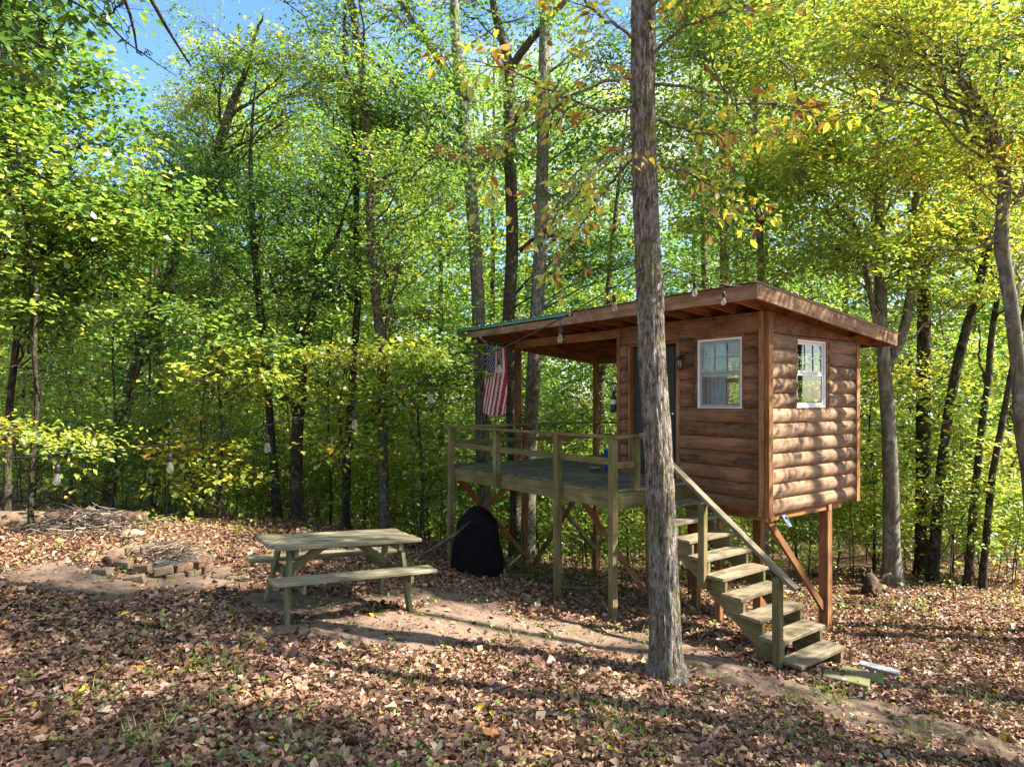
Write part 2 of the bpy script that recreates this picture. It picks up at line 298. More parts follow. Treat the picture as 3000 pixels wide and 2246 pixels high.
def ground_material():
    m, nt, N, L, out = new_mat('forest_floor')
    bs = N('ShaderNodeBsdfPrincipled'); bs.inputs['Roughness'].default_value = .96; bs.inputs['Specular IOR Level'].default_value = .1; L(bs.outputs[0], out.inputs[0])
    tc = N('ShaderNodeTexCoord'); at = N('ShaderNodeAttribute'); at.attribute_name = 'dirt'
    n1 = N('ShaderNodeTexNoise'); n1.inputs['Scale'].default_value = 9; n1.inputs['Detail'].default_value = 9; n1.inputs['Roughness'].default_value = .7; L(tc.outputs['Object'], n1.inputs['Vector'])
    vo = N('ShaderNodeTexVoronoi'); vo.inputs['Scale'].default_value = 17; vo.inputs['Randomness'].default_value = 1; L(tc.outputs['Object'], vo.inputs['Vector'])
    rl = ramp(N, [(0.0, (0.05, 0.027, 0.018)), (0.4, (0.13, 0.068, 0.045)), (0.8, (0.22, 0.125, 0.085)), (1, (0.30, 0.19, 0.13))]); L(vo.outputs['Color'], rl.inputs[0])
    rd = ramp(N, [(0.25, (0.105, 0.070, 0.050)), (0.5, (0.18, 0.123, 0.088)), (0.75, (0.26, 0.185, 0.138))]); L(n1.outputs[0], rd.inputs[0])
    col = mix(N, L, at.outputs['Fac'], rl.outputs[0], rd.outputs[0])
    L(col, bs.inputs['Base Color'])
    bp = N('ShaderNodeBump'); bp.inputs['Strength'].default_value = .6; bp.inputs['Distance'].default_value = .03; L(n1.outputs[0], bp.inputs['Height']); L(bp.outputs[0], bs.inputs['Normal'])
    return m
def build_ground():
    def axis(c, lo, hi, step, far, n):
        a = np.arange(lo, hi+1e-6, step); k = np.geomspace(1, (far-hi+c)/c, n)[1:]
        return np.r_[lo-(k*c-c)[::-1], a, hi+(k*c-c)]
    xs = axis(1.2, -9, 9.5, .11, 320, 40); ys = axis(1.2, 2, 15, .11, 340, 40)
    X, Y = np.meshgrid(xs, ys); Z = ground_np(X, Y); nx, ny = len(xs), len(ys)
    Z = Z+rng.normal(0, .006, Z.shape)*(np.hypot(X, Y) < 16)
    idx = np.arange(nx*ny).reshape(ny, nx)
    f = np.stack([idx[:-1, :-1], idx[:-1, 1:], idx[1:, 1:], idx[1:, :-1]], -1).reshape(-1, 4)
    me = np_mesh('ground', np.stack([X, Y, Z], -1).reshape(-1, 3), f, 4, smooth=True, extra={'dirt': dirt_np(X, Y).ravel()}, mats=[ground_material()])
    o = link('ground', me); tag(o, 'brown forest floor of earth and leaf mould', 'ground', kind='structure')
build_ground()

# ------------------------------------------------------------------ leaf and tube builders (numpy)
UP = np.array([0, 0, 1.0])
def nrm(a): return a/(np.linalg.norm(a, axis=-1, keepdims=True)+1e-9)
def leaf_geo(pos, axis, nor, size, width, fold=0.12, kind=4):
    """returns verts, tri/quad faces per leaf"""
    axis = nrm(axis); side = nrm(np.cross(axis, nor)); nor = nrm(np.cross(side, axis)); n = len(pos)
    s = size[:, None]; w = (size*width)[:, None]
    if kind == 4:
        v = np.stack([pos, pos+axis*s*.45+side*w*.5+nor*s*fold, pos+axis*s, pos+axis*s*.45-side*w*.5+nor*s*fold], 1)
        f = np.array([[0, 1, 2], [0, 2, 3]])
    else:
        v = np.stack([pos, pos+axis*s*.28+side*w*.42+nor*s*fold, pos+axis*s*.68+side*w*.40+nor*s*fold*.7, pos+axis*s-nor*s*fold*.6,
                      pos+axis*s*.68-side*w*.40+nor*s*fold*.7, pos+axis*s*.28-side*w*.42+nor*s*fold, pos+axis*s*.5-nor*s*fold*.25], 1)
        f = np.array([[0, 1, 6], [1, 2, 6], [2, 3, 6], [3, 4, 6], [4, 5, 6], [5, 0, 6]])
    k = v.shape[1]; F = (f[None]+(np.arange(n)*k)[:, None, None]).reshape(-1, 3)
    return v.reshape(-1, 3), F, len(f)
class Buf:
    """collects triangles and quads (as tris) of tubes"""
    def __init__(s): s.v = []; s.f = []; s.n = 0
    def add(s, v, f): s.v.append(np.asarray(v, np.float32)); s.f.append(np.asarray(f)+s.n); s.n += len(v)
    def tube(s, path, rad, sides=7, rough=None, cap=True):
        P = np.asarray(path, float); rad = np.asarray(rad, float); k = len(P)
        T = np.gradient(P, axis=0); T = nrm(T)
        ref = np.array([1.0, 0.2, 0.05]) if abs(T[0, 0]) < .8 else np.array([0, 1.0, 0.1])
        A = np.cross(T, ref); A = nrm(A); B = np.cross(T, A)
        th = np.linspace(0, 2*np.pi, sides, endpoint=False)
        rr = rad[:, None]*np.ones((k, sides))
        if rough is not None: rr = rr*rough(P, th)
        V = P[:, None]+rr[..., None]*(np.cos(th)[None, :, None]*A[:, None]+np.sin(th)[None, :, None]*B[:, None])
        i = np.arange(k*sides).reshape(k, sides); j = np.roll(i, -1, 1)
        q = np.stack([i[:-1], j[:-1], j[1:], i[1:]], -1).reshape(-1, 4)
        F = np.r_[q[:, [0, 1, 2]], q[:, [0, 2, 3]]]
        V = V.reshape(-1, 3)
        if cap:
            V = np.r_[V, P[-1:]+T[-1:]*rad[-1]*.5, P[:1]]
            F = np.r_[F, np.stack([i[-1], j[-1], np.full(sides, k*sides)], -1), np.stack([j[0], i[0], np.full(sides, k*sides+1)], -1)]
        s.add(V, F)
    def twigs(s, a, b, r0, r1):
        """many straight three-sided twigs at once"""
        a = np.asarray(a); b = np.asarray(b); n = len(a)
        if n == 0: return
        T = nrm(b-a); A = nrm(np.cross(T, np.array([.3, .2, 1.0]))); B = np.cross(T, A)
        vs = []
        for P, r in ((a, r0), (b, r1)):
            r = np.broadcast_to(np.asarray(r, float), (n,))[:, None]
            for t in (0, 2.094, 4.188): vs.append(P+r*(math.cos(t)*A+math.sin(t)*B))
        V = np.stack(vs, 1).reshape(-1, 3)
        f = np.array([[0, 1, 4], [0, 4, 3], [1, 2, 5], [1, 5, 4], [2, 0, 3], [2, 3, 5]])
        s.add(V, (f[None]+(np.arange(n)*6)[:, None, None]).reshape(-1, 3))
    def mesh(s, name, mat, smooth=True):
        return np_mesh(name, np.concatenate(s.v), np.concatenate(s.f), 3, smooth=smooth, mats=[mat])
def bez(a, c, b, n):
    t = np.linspace(0, 1, n)[:, None]; a, b, c = (np.asarray(x, float) for x in (a, b, c))
    return (1-t)**2*a+2*t*(1-t)*c+t*t*b
def resample(P, R_, n):
    P = np.asarray(P, float); d = np.r_[0, np.cumsum(np.linalg.norm(np.diff(P, axis=0), axis=1))]
    t = np.linspace(0, d[-1], n)
    # smooth by interpolating then averaging
    Q = np.stack([np.interp(t, d, P[:, i]) for i in range(3)], -1); r = np.interp(t, d, R_)
    for _ in range(3): Q[1:-1] = (Q[:-2]+2*Q[1:-1]+Q[2:])/4
    return Q, r
def bark_rough(amp, fz=1.5, fa=5.0, seed=0):
    def f(P, th):
        o = np.ones((len(P), len(th)))
        for i, p in enumerate(P):
            for j, t in enumerate(th):
                q = Vector((math.cos(t)*fa+seed, math.sin(t)*fa, p[2]*fz))
                n = noise.noise(q)+.5*noise.noise(q*2.1+Vector((3, 1, 7)))
                o[i, j] = 1+amp*(1.2*n if n > 0 else .7*n)
        return o
    return f
def rand_unit(n):
    v = rng.normal(size=(n, 3)); return nrm(v)
class Crown:
    def __init__(s): s.pos = []; s.ax = []; s.no = []; s.sz = []; s.tone = []
    def spray(s, ends, dirs, m, size, tone, tsd=.09, spread=.28, length=.5, flat=.35):
        """m leaves round each spray end: leaves left and right of a little twig, blades mostly level"""
        n = len(ends)
        if n == 0: return
        d = nrm(dirs)
        t = rng.uniform(-.35, 1, (n, m, 1)); lat = nrm(np.cross(d, UP+rng.normal(0, .25, (n, 3))))[:, None]
        sg = np.where(rng.random((n, m, 1)) < .5, -1.0, 1.0)
        off = rng.normal(0, spread*.35, (n, m, 3))*np.array([1, 1, .55])
        pos = ends[:, None]+d[:, None]*t*length+lat*sg*rng.uniform(0, spread, (n, m, 1))*(1.15-t*.7)+off
        ax = d[:, None]*.55+lat*sg*.8+rng.normal(0, .3, (n, m, 3))-UP*rng.uniform(.0, .5, (n, m, 1))
        no = UP+rng.normal(0, flat, (n, m, 3))
        s.pos.append(pos.reshape(-1, 3)); s.ax.append(ax.reshape(-1, 3)); s.no.append(no.reshape(-1, 3))
        s.sz.append(size*rng.uniform(.65, 1.25, n*m))
        tn = np.broadcast_to(np.asarray(tone, float).reshape(-1, 1), (n, 1))+rng.normal(0, tsd*.8, (n, 1))+rng.normal(0, tsd*.7, (n, m))
        s.tone.append(np.clip(tn, 0.02, 1).ravel())
    def count(s): return sum(len(p) for p in s.pos)
    def mesh(s, name, width=.55, kind=4, mat=None, fold=.12):
        pos, ax, no, sz, tn = (np.concatenate(x) for x in (s.pos, s.ax, s.no, s.sz, s.tone))
        V, F, k = leaf_geo(pos, ax, no, sz, width, fold, kind)
        return np_mesh(name, V, F, 3, attr=np.repeat(tn, k), mats=[mat or M['leaf']])

def crown_fill(cr, tb, path, rad, clusters, m=20, size=.085, tone=.45, tsd=.09, limb=True):
    """limbs from the trunk to each foliage cluster, twigs inside it, leaves on the twigs"""
    P = np.asarray(path)
    for c in clusters:
        cx, cy_, cz, rx, rz, ns = c[:6]; tn = tone+(c[6] if len(c) > 6 else 0)
        C = np.array([cx, cy_, cz])
        if limb:
            hd = np.hypot(P[:, 0]-cx, P[:, 1]-cy_); want = cz-.45*hd-.3
            i = int(np.argmin(np.abs(P[:, 2]-want)+.15*hd)); a = P[i]
            L_ = np.linalg.norm(C-a); ctl = a*.5+C*.5+np.array([rng.normal(0, .1*L_), rng.normal(0, .1*L_), .10*L_])
            q = bez(a, ctl, C, 9); q[1:-1] += rng.normal(0, .02*L_, (7, 3))
            r0 = min(rad[i]*.45, .008+.008*L_)
            tb.tube(q, np.linspace(r0, max(.006, r0*.3), 9), 5)
        # sprays
        u = rand_unit(ns)*np.cbrt(rng.uniform(.12, 1, (ns, 1))); e = C+u*np.array([rx, rx, rz])
        if limb:
            k = rng.integers(5, 9, ns); st = q[k]
        else: st = C+u*np.array([rx, rx, rz])*.35
        tb.twigs(st, e, .007, .003)
        d = e-st; d[:, 2] *= .35; d += rng.normal(0, .12, d.shape); d = nrm(d)
        tb.twigs(e, e+d*.42, .0035, .0015)
        cr.spray(e, d, m, size, tn, tsd)
def auto_clusters(path, zlo, zhi, n, reach=(.8, 2.6), r=(.6, 1.2), ns=14):
    P = np.asarray(path); out = []
    for k in range(n):
        z = zlo+(zhi-zlo)*((k+rng.random())/n); i = int(np.argmin(np.abs(P[:, 2]-z)))
        a = rng.uniform(0, 2*np.pi); f = 1-.45*(z-zlo)/(zhi-zlo+.01); d = rng.uniform(*reach)*f; rr = rng.uniform(*r)
        out.append((P[i, 0]+math.cos(a)*d, P[i, 1]+math.sin(a)*d, z+rng.uniform(-.2, .5), rr, rr*.55, int(ns*rr*rr*1.1)+2))
    return out
TREES = []
def make_tree(name, label, P, Rr, clusters, limbs=(), bark='bark', size=.085, m=20, tone=.45, tsd=.09, sides=10, rings=40, amp=.05, flare=1.5, group=None, kind=4, width=.55, cat='tree'):
    """P: world points from the ground up; limbs: extra (path, r0, r1)"""
    Q, r = resample(P, Rr, rings); base = Q[0].copy()
    h = Q[:, 2]-base[2]; r = r*(1+(flare-1)*np.exp(-h/.22))
    tb = Buf(); tb.tube(Q, r, sides, rough=bark_rough(amp, seed=rnd.random()*9) if amp else None)
    fl = None
    for lp, r0, r1 in limbs:
        q, rr = resample(lp, np.linspace(r0, r1, len(lp)), 16); q[1:-1] += rng.normal(0, .012, (14, 3)); tb.tube(q, rr, 7)
    cr = Crown(); allp = Q; allr = r
    if limbs:
        allp = np.concatenate([Q]+[np.asarray(resample(l[0], [1]*len(l[0]), 12)[0]) for l in limbs]); allr = np.concatenate([r]+[np.linspace(l[1], l[2], 12) for l in limbs])
    crown_fill(cr, tb, allp, allr, clusters, m, size, tone, tsd)
    root = empty(name, base, 0, label, cat, group)
    for b in tb.v: b -= base.astype(np.float32)
    link('trunk', tb.mesh('trunk', M[bark]), parent=root)
    if cr.pos:
        for p in cr.pos: p -= base
        link('crown', cr.mesh('crown', width, kind), parent=root)
    return root, Q, cr.count()
def tp(pts, w, d, ext=None, dtop=None):
    """trunk from photo points (bottom to top), widths in photo px, depth; foot dropped to the ground"""
    n = len(pts); ds = np.linspace(d, dtop if dtop else d, n)
    Pw = [PT(p[0], p[1], dd) for p, dd in zip(pts, ds)]; ws = np.interp(np.arange(n), np.linspace(0, n-1, len(w)), w); Rw = [ww/2/FP*dd for ww, dd in zip(ws, ds)]
    g = gz(Pw[0].x, Pw[0].y)
    if Pw[0].z > g+.05: Pw.insert(0, Vector((Pw[0].x, Pw[0].y, g-.12))); Rw.insert(0, Rw[0]*1.05)
    else: Pw[0].z = g-.12
    if ext:
        dirv = (Pw[-1]-Pw[-2]).normalized(); dirv = (dirv+Vector((0, 0, .8))).normalized()
        r0 = Rw[-1]
        for k in (1, 2, 3): Pw.append(Pw[-1]+dirv*ext/3+Vector((rnd.uniform(-.15, .15), rnd.uniform(-.15, .15), 0))); Rw.append(r0*(1-.29*k))
    return [tuple(p) for p in Pw], Rw
def lp(pts, d, dtop=None):
    ds = np.linspace(d, dtop if dtop else d, len(pts)); return [tuple(PT(p[0], p[1], dd)) for p, dd in zip(pts, ds)]
def cl(px, py, d, r, ns, dt=0.0, flat=.6):
    p = PT(px, py, d); return (p.x, p.y, p.z, r, r*flat, ns, dt)
def fill_rect(x0, x1, y0, y1, d0, d1, n, r=(.5, 1.0), ns=14, dt=0.0, sd=.05):
    return [cl(rnd.uniform(x0, x1), rnd.uniform(y0, y1), rnd.uniform(d0, d1), rnd.uniform(*r), ns, dt+rnd.gauss(0, sd)) for _ in range(n)]
NLEAF = {}
# ------------------------------------------------------------------ trees
def A(Q, zlo, zhi, n, **k): return auto_clusters(Q, zlo, zhi, n, **k)
def T(name, label, pts, w, d, ext=3.0, dtop=None, blobs=(), auto=None, limbs=(), rings=44, **k):
    blobs = [(*b[:5], int(b[5]*1.5), *b[6:]) for b in blobs]; k['size'] = k.get('size', .085)*1.02
    P, Rr = tp(pts, w, d, ext, dtop); Q, _ = resample(P, Rr, 40); c = list(blobs)
    if auto: c += A(Q, *auto[:3], **(auto[3] if len(auto) > 3 else {}))
    r = make_tree(name, label, P, Rr, c, limbs=[(lp(*l[0]), l[1], l[2]) for l in limbs], rings=rings, **k)
    NLEAF[label] = r[2]; return r

# the front tree: bark relief, big yellow and brown leaves on thin branches
def front_tree():
    pts = [(1953, 1992), (1950, 1900), (1946, 1750), (1938, 1500), (1926, 1290), (1912, 1085), (1902, 814), (1889, 542), (1882, 271), (1885, 0)]
    P, Rr = tp(pts, [94, 88, 84, 82, 80, 80, 78, 74, 72, 70], 6.35, 9.0)
    Q, r = resample(P, Rr, 210); base = Q[0].copy(); h = Q[:, 2]-base[2]-.12; r = r*(1+.42*np.exp(-h/.10)+.14*np.exp(-h/.5))
    tb = Buf()
    def rough(PP, th):
        o = np.ones((len(PP), len(th)))
        for i, p in enumerate(PP):
            for j, t in enumerate(th):
                q = Vector((math.cos(t)*4.2, math.sin(t)*4.2, p[2]*1.1)); n = noise.noise(q*1.6); pl_ = abs(noise.noise(Vector((math.cos(t)*6.5+3, math.sin(t)*6.5, p[2]*1.9))))
                g = (math.sin(4*t+1.0)*.16+math.sin(7*t)*.08)*math.exp(-max(h[i], 0)/.17)
                o[i, j] = 1+.06*n-.15*max(0, .2-pl_)/.2+g+.035*noise.noise(q*5)
        return o
    tb.tube(Q, r, 64, rough=rough)
    br = [([(1884, 360), (1820, 420), (1740, 500), (1680, 560), (1600, 640)], 6.35, 5.6), ([(1886, 300), (1780, 330), (1650, 290), (1500, 200), (1380, 180)], 6.35, 5.4),
          ([(1884, 230), (1760, 240), (1620, 320), (1470, 420), (1420, 520)], 6.35, 5.7), ([(1882, 130), (1780, 60), (1690, -10), (1600, -60)], 6.35, 5.6),
          ([(1893, 420), (1800, 520), (1700, 660), (1620, 800)], 6.35, 7.0), ([(1886, 250), (1990, 250), (2110, 290), (2260, 310), (2440, 330)], 6.35, 5.8),
          ([(1884, 180), (1980, 90), (2090, 40), (2220, 20)], 6.35, 5.6), ([(1895, 480), (2000, 500), (2080, 540), (2170, 600)], 6.35, 6.0), ([(1885, 60), (1960, -60), (2080, -120)], 6.35, 5.8),
          ([(1886, 330), (2000, 380), (2120, 400), (2260, 370)], 6.35, 6.8)]
    tips = []; dirs = []
    for pts_, d0, d1 in br:
        q, rr = resample(lp(pts_, d0, d1), np.linspace(.019, .004, len(pts_)), 22); q[2:-1] += rng.normal(0, .012, (19, 3)); tb.tube(q, rr, 6)
        for k in range(5, 22):
            for _ in range(2):
                if rng.random() < .8:
                    d = (q[k]-q[k-1]); d = nrm(d)+rng.normal(0, .55, 3)*np.array([1, 1, .6]); d = nrm(d); L_ = rng.uniform(.12, .42)
                    e = q[k]+d*L_; tb.twigs(q[k][None], e[None], .004, .002); tips.append(e); dirs.append(d)
    tips = np.array(tips); dirs = np.array(dirs)
    # crown above the frame
    cr = Crown(); Qc = Q[Q[:, 2] > 7.5]
    crown_fill(cr, tb, Q, r, A(Q, 8.6, 15.5, 10, reach=(.8, 2.2), ns=14), 16, .13, .62, .12)
    root = empty('shagbark_tree', base, 0, 'tall straight shaggy barked tree standing in front of the deck and stairs', 'tree')
    for b in tb.v: b -= base.astype(np.float32)
    link('trunk', tb.mesh('trunk', M['bark']), parent=root)
    for p in cr.pos: p -= base
    c_ = Crown(); c_.spray(tips, dirs, 5, .10, .70, .12, .10, .13, .5)
    pos, ax, no, sz, tn = (np.concatenate(x) for x in (c_.pos, c_.ax, c_.no, c_.sz, c_.tone))
    order = np.argsort(-np.abs(sz)); keep = order[:300]; rest = order[300:]
    cr.pos.append(pos[rest]-base); cr.ax.append(ax[rest]); cr.no.append(no[rest]); cr.sz.append(sz[rest]); cr.tone.append(tn[rest])
    crown = link('crown', cr.mesh('crown', .5, 7), parent=root); crown['kind'] = 'stuff'
    # the largest leaves singly
    var = []
    for i in range(24):
        V, F, k = leaf_geo(np.zeros((1, 3)), np.array([[1.0, 0, 0]]), np.array([[0, 0, 1.0]]), np.array([1.0]), rng.uniform(.42, .58), rng.uniform(-.05, .2), 7)
        t = np.clip(rng.normal(.68, .06) if rng.random() < .6 else rng.normal(.95, .04), .5, 1); var.append(np_mesh('leaf', V, F, 3, attr=np.full(k, t), mats=[M['leaf']]))
    for i in keep:
        a = nrm(ax[i]); s = nrm(np.cross(no[i], a)); n = np.cross(a, s)
        o = link('leaf', var[int(rng.integers(24))], parent=root); m = Matrix((a*sz[i], s*sz[i], n*sz[i])).transposed().to_4x4(); m.translation = Vector(pos[i]-base); o.matrix_basis = m
front_tree()

# trees round the clearing, traced one by one
T('oak_tree', 'forked brown barked tree behind the flag with an up-left limb', [(1424, 1560), (1420, 1490), (1412, 1189), (1400, 860), (1394, 750), (1380, 566), (1362, 385), (1349, 272), (1335, 136), (1330, 0)], [46, 42, 40, 38, 36, 34, 31, 27], 14.3, 4.5, bark='bark',
  limbs=[(([(1352, 395), (1300, 330), (1208, 267), (1120, 210)], 14.3, 13.8), .085, .03), (([(1342, 260), (1270, 150), (1190, 36), (1150, -40)], 14.3, 14.6), .10, .05), (([(1368, 310), (1395, 250), (1405, 200)], 14.3, 14.3), .05, .02)],
  blobs=fill_rect(1080, 1320, 20, 420, 13, 15.3, 16, (.5, .9), 11, -.04)+fill_rect(1380, 1500, 120, 480, 13.8, 15, 5, (.4, .7), 9)+fill_rect(1000, 1250, -250, 30, 12.5, 15, 6, (.6, 1), 11), auto=(10.5, 15, 9), size=.11, tone=.40)
T('hickory_tree', 'tall slim grey shaggy trunk rising behind the deck roof, right of the flag', [(1545, 1640), (1552, 1310), (1565, 1040), (1576, 860), (1582, 750), (1589, 500), (1593, 272), (1598, 0)], [44, 41, 40, 38, 35, 31], 15.2, 5, bark='bark',
  blobs=fill_rect(1600, 1850, 560, 800, 15, 16.5, 8, (.45, .8), 10, -.08)+fill_rect(1620, 1880, 20, 560, 13.5, 16, 17, (.4, .8), 9, -.05), auto=(10.5, 15.5, 9), size=.10, tone=.42)
T('mossy_tree', 'mossy tree behind the deck whose top forks to the right behind the shaggy trunk', [(1515, 1640), (1515, 1500), (1500, 1200), (1487, 930), (1503, 750), (1494, 453), (1491, 272), (1500, 181), (1450, 60), (1440, -20)], [40, 38, 37, 37, 34, 31, 25, 18], 15.6, 3.5, bark='bark_b',
  limbs=[(([(1494, 200), (1560, 110), (1620, 40), (1680, -20)], 15.6, 15.0), .11, .05), (([(1500, 360), (1530, 320), (1562, 290), (1590, 230)], 15.6, 15.8), .07, .03), (([(1522, 735), (1570, 690), (1650, 690), (1690, 740)], 15.6, 15.6), .06, .02)],
  blobs=fill_rect(1400, 1560, 250, 520, 14.6, 16.2, 5, (.4, .8), 9)+fill_rect(1600, 1760, 640, 800, 15, 16.6, 4, (.4, .7), 10), auto=(11, 16, 8), size=.10, tone=.40)
T('slender_tree', 'slender brown tree in the middle, rising to the top edge just behind the picnic table', [(1127, 1570), (1122, 1300), (1121, 1189), (1118, 1004), (1102, 890), (1086, 700), (1084, 600), (1081, 543), (1072, 317), (1050, 113), (1027, 0)], [32, 30, 30, 30, 28, 26, 26, 26, 24, 22], 13.0, 4, bark='bark_b',
  limbs=[(([(1120, 1010), (1140, 900), (1160, 800), (1190, 720)], 13, 13.4), .045, .015), (([(1056, 150), (1120, 200), (1190, 290)], 13, 12.6), .04, .012), (([(1088, 545), (1160, 500), (1260, 480)], 13, 12.5), .035, .01)],
  blobs=fill_rect(1090, 1360, 420, 800, 12, 14.2, 18, (.45, .85), 11, -.04)+fill_rect(860, 1090, 40, 420, 12, 14, 12, (.4, .8), 9, .02)+fill_rect(1120, 1300, 760, 980, 12.2, 14, 6, (.5, .8), 12, .02)+[cl(px_, py_, 12.3, .3, 9, .2, .18) for px_, py_ in ((960, 1035), (1020, 1050), (1080, 1045), (1140, 1050), (1190, 1060), (1250, 1050))], auto=(10, 14.5, 7), size=.085, tone=.46)
T('leaning_maple', 'curving dark trunk just left of the slender middle tree', [(1012, 1562), (1015, 1400), (1021, 1270), (1030, 1150), (1037, 1053), (1053, 809), (1042, 700), (1046, 500), (1030, 300)], [26, 24, 22, 20, 18, 14], 13.6, 3, bark='bark_d',
  blobs=fill_rect(840, 1080, 420, 760, 12.5, 15, 15, (.5, .9), 11, -.04)+fill_rect(900, 1060, 760, 960, 13, 15, 6, (.5, .8), 12), auto=(7.5, 11, 5), size=.085, tone=.42)
T('forked_dark_tree', 'dark forked tree behind the left end of the picnic table', [(874, 1566), (866, 1406), (872, 1250), (885, 1080), (896, 999), (918, 900), (934, 836), (928, 781), (960, 735), (993, 700)], [42, 36, 34, 32, 28, 20, 18, 16, 12], 13.2, 2, bark='bark_d',
  limbs=[(([(894, 1010), (862, 940), (814, 879), (790, 800)], 13.2, 13.0), .085, .03), (([(930, 790), (908, 745), (901, 700)], 13.2, 13.2), .04, .015), (([(872, 1240), (840, 1150), (830, 1090)], 13.2, 12.7), .06, .02)],
  blobs=fill_rect(760, 1010, 560, 860, 12, 15, 12, (.5, .9), 11, -.08)+fill_rect(700, 900, 880, 1080, 12, 14, 7, (.5, .8), 12, -.04), size=.085, tone=.40)
T('thin_dark_tree', 'thin dark tree left of the forked dark tree behind the fire pit', [(814, 1566), (806, 1400), (798, 1325), (781, 1080), (760, 890), (743, 727), (738, 600)], [26, 24, 22, 22, 20, 16], 13.6, 3, bark='bark_d',
  limbs=[(([(781, 1090), (740, 1010), (680, 950), (610, 880)], 13.6, 13.2), .05, .02)], blobs=fill_rect(560, 780, 520, 830, 12.5, 15, 12, (.5, .9), 11, -.12), size=.08, tone=.40)
T('leaning_snag', 'thick leaning broken trunk with vines against the sky at upper left', [(318, 1400), (345, 1260), (402, 1053), (462, 890), (533, 700), (590, 550), (648, 408), (684, 294)], [32, 30, 29, 28, 28, 27, 26], 15.5, None, bark='bark_b', rings=46,
  limbs=[(([(684, 300), (700, 260), (722, 215), (740, 130), (770, 40)], 15.5, 15.5), .10, .025), (([(680, 330), (720, 310), (770, 272), (850, 190)], 15.5, 15.2), .05, .015), (([(655, 400), (643, 330), (645, 250)], 15.5, 15.5), .04, .025)],
  blobs=fill_rect(580, 800, 60, 240, 14.5, 16.5, 9, (.45, .8), 10, 0)+fill_rect(520, 640, 250, 440, 15, 16.5, 8, (.4, .7), 12, .12)+fill_rect(740, 960, 100, 460, 14.5, 16.5, 14, (.5, .9), 11, .04)+fill_rect(440, 720, 440, 600, 14, 16, 15, (.5, .9), 14, -.12)+fill_rect(380, 620, 600, 1000, 13.5, 15, 12, (.5, .8), 12, -.04), size=.085, tone=.44)
T('leaning_sapling_tree', 'thin crooked two stemmed tree at the far left behind the string lights', [(90, 1515), (92, 1400), (95, 1325), (111, 1189), (98, 1026), (105, 930), (109, 836), (84, 700), (60, 560)], [15, 14, 13, 13, 12, 12, 10, 8], 9.6, 1.5, bark='bark_d',
  limbs=[(([(98, 1020), (90, 900), (88, 808), (82, 700)], 9.6, 9.7), .025, .01), (([(108, 1190), (150, 1050), (135, 1000)], 9.6, 9.5), .012, .006), (([(95, 1080), (40, 1070), (0, 1085)], 9.6, 9.5), .018, .008)],
  blobs=fill_rect(20, 240, 1180, 1320, 9, 10, 4, (.3, .45), 7, .1), size=.095, tone=.52)
T('vine_covered_tree', 'bright broad leaved tree filling the left edge below the sky gap', [(20, 1500), (25, 1200), (60, 900), (80, 700), (90, 500), (80, 300), (60, 100)], [20, 19, 18, 17, 15, 12], 11.0, 3, bark='bark_d',
  blobs=fill_rect(-80, 90, 40, 420, 9.6, 11.5, 14, (.5, .8), 13, .03)+fill_rect(-40, 240, 430, 760, 9.4, 11.5, 18, (.5, .85), 13, .06)+fill_rect(240, 470, 560, 830, 10, 12, 10, (.45, .8), 12, .02)+[cl(300, 240, 11, .32, 9, -.02), cl(290, 330, 11, .4, 10), cl(345, 410, 11, .38, 10), cl(220, 200, 11, .5, 10)]+fill_rect(-40, 260, 760, 1000, 9.5, 11.5, 8, (.5, .8), 10, .02), size=.115, m=17, tone=.42, tsd=.12, width=.8)
T('beech_tree', 'grey smooth barked multi stemmed tree just right of the cabin', [(2614, 1690), (2612, 1600), (2609, 1364), (2599, 1165), (2588, 1050), (2582, 966), (2579, 766), (2578, 640), (2573, 498), (2575, 385), (2598, 281), (2593, 190), (2580, 60)], [54, 45, 41, 38, 35, 31, 28, 26, 25, 24, 20, 15], 12.2, 3, bark='bark_c',
  limbs=[(([(2594, 1090), (2619, 1052), (2659, 952), (2674, 840), (2685, 733), (2679, 679), (2682, 521), (2715, 470), (2747, 430), (2779, 362)], 12.2, 12.4), .105, .05), (([(2586, 1000), (2566, 926), (2533, 766), (2521, 697), (2489, 625), (2439, 593)], 12.2, 12.0), .06, .025), (([(2598, 290), (2630, 275), (2661, 254), (2690, 190)], 12.2, 12.2), .05, .03), (([(2682, 525), (2665, 470), (2648, 444), (2600, 430)], 12.4, 12.2), .05, .02)],
  blobs=fill_rect(2250, 2900, -60, 560, 10.5, 14, 52, (.35, .65), 10, .05, .06)+fill_rect(2280, 2620, 480, 790, 11, 13, 12, (.35, .6), 9, .02)+fill_rect(2560, 2900, 480, 860, 11.5, 13.8, 16, (.35, .6), 9, .04), auto=(9.5, 14, 6), size=.12, tone=.53)
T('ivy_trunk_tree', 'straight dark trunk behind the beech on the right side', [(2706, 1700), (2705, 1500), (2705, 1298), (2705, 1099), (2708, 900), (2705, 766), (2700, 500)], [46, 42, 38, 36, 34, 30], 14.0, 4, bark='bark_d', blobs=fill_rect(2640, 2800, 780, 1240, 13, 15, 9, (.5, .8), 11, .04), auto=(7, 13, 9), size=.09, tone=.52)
T('slanting_tree', 'slanting dark trunk right of the straight dark one, leaning to the upper right', [(2732, 1702), (2742, 1540), (2758, 1364), (2785, 1165), (2812, 1032), (2840, 930), (2865, 853), (2895, 720), (2915, 600), (2940, 480)], [30, 28, 26, 24, 22, 20], 13.0, 3, bark='bark_d', blobs=fill_rect(2780, 2960, 560, 860, 12, 14, 8, (.5, .8), 11, .02), auto=(7, 12, 8), size=.09, tone=.54)
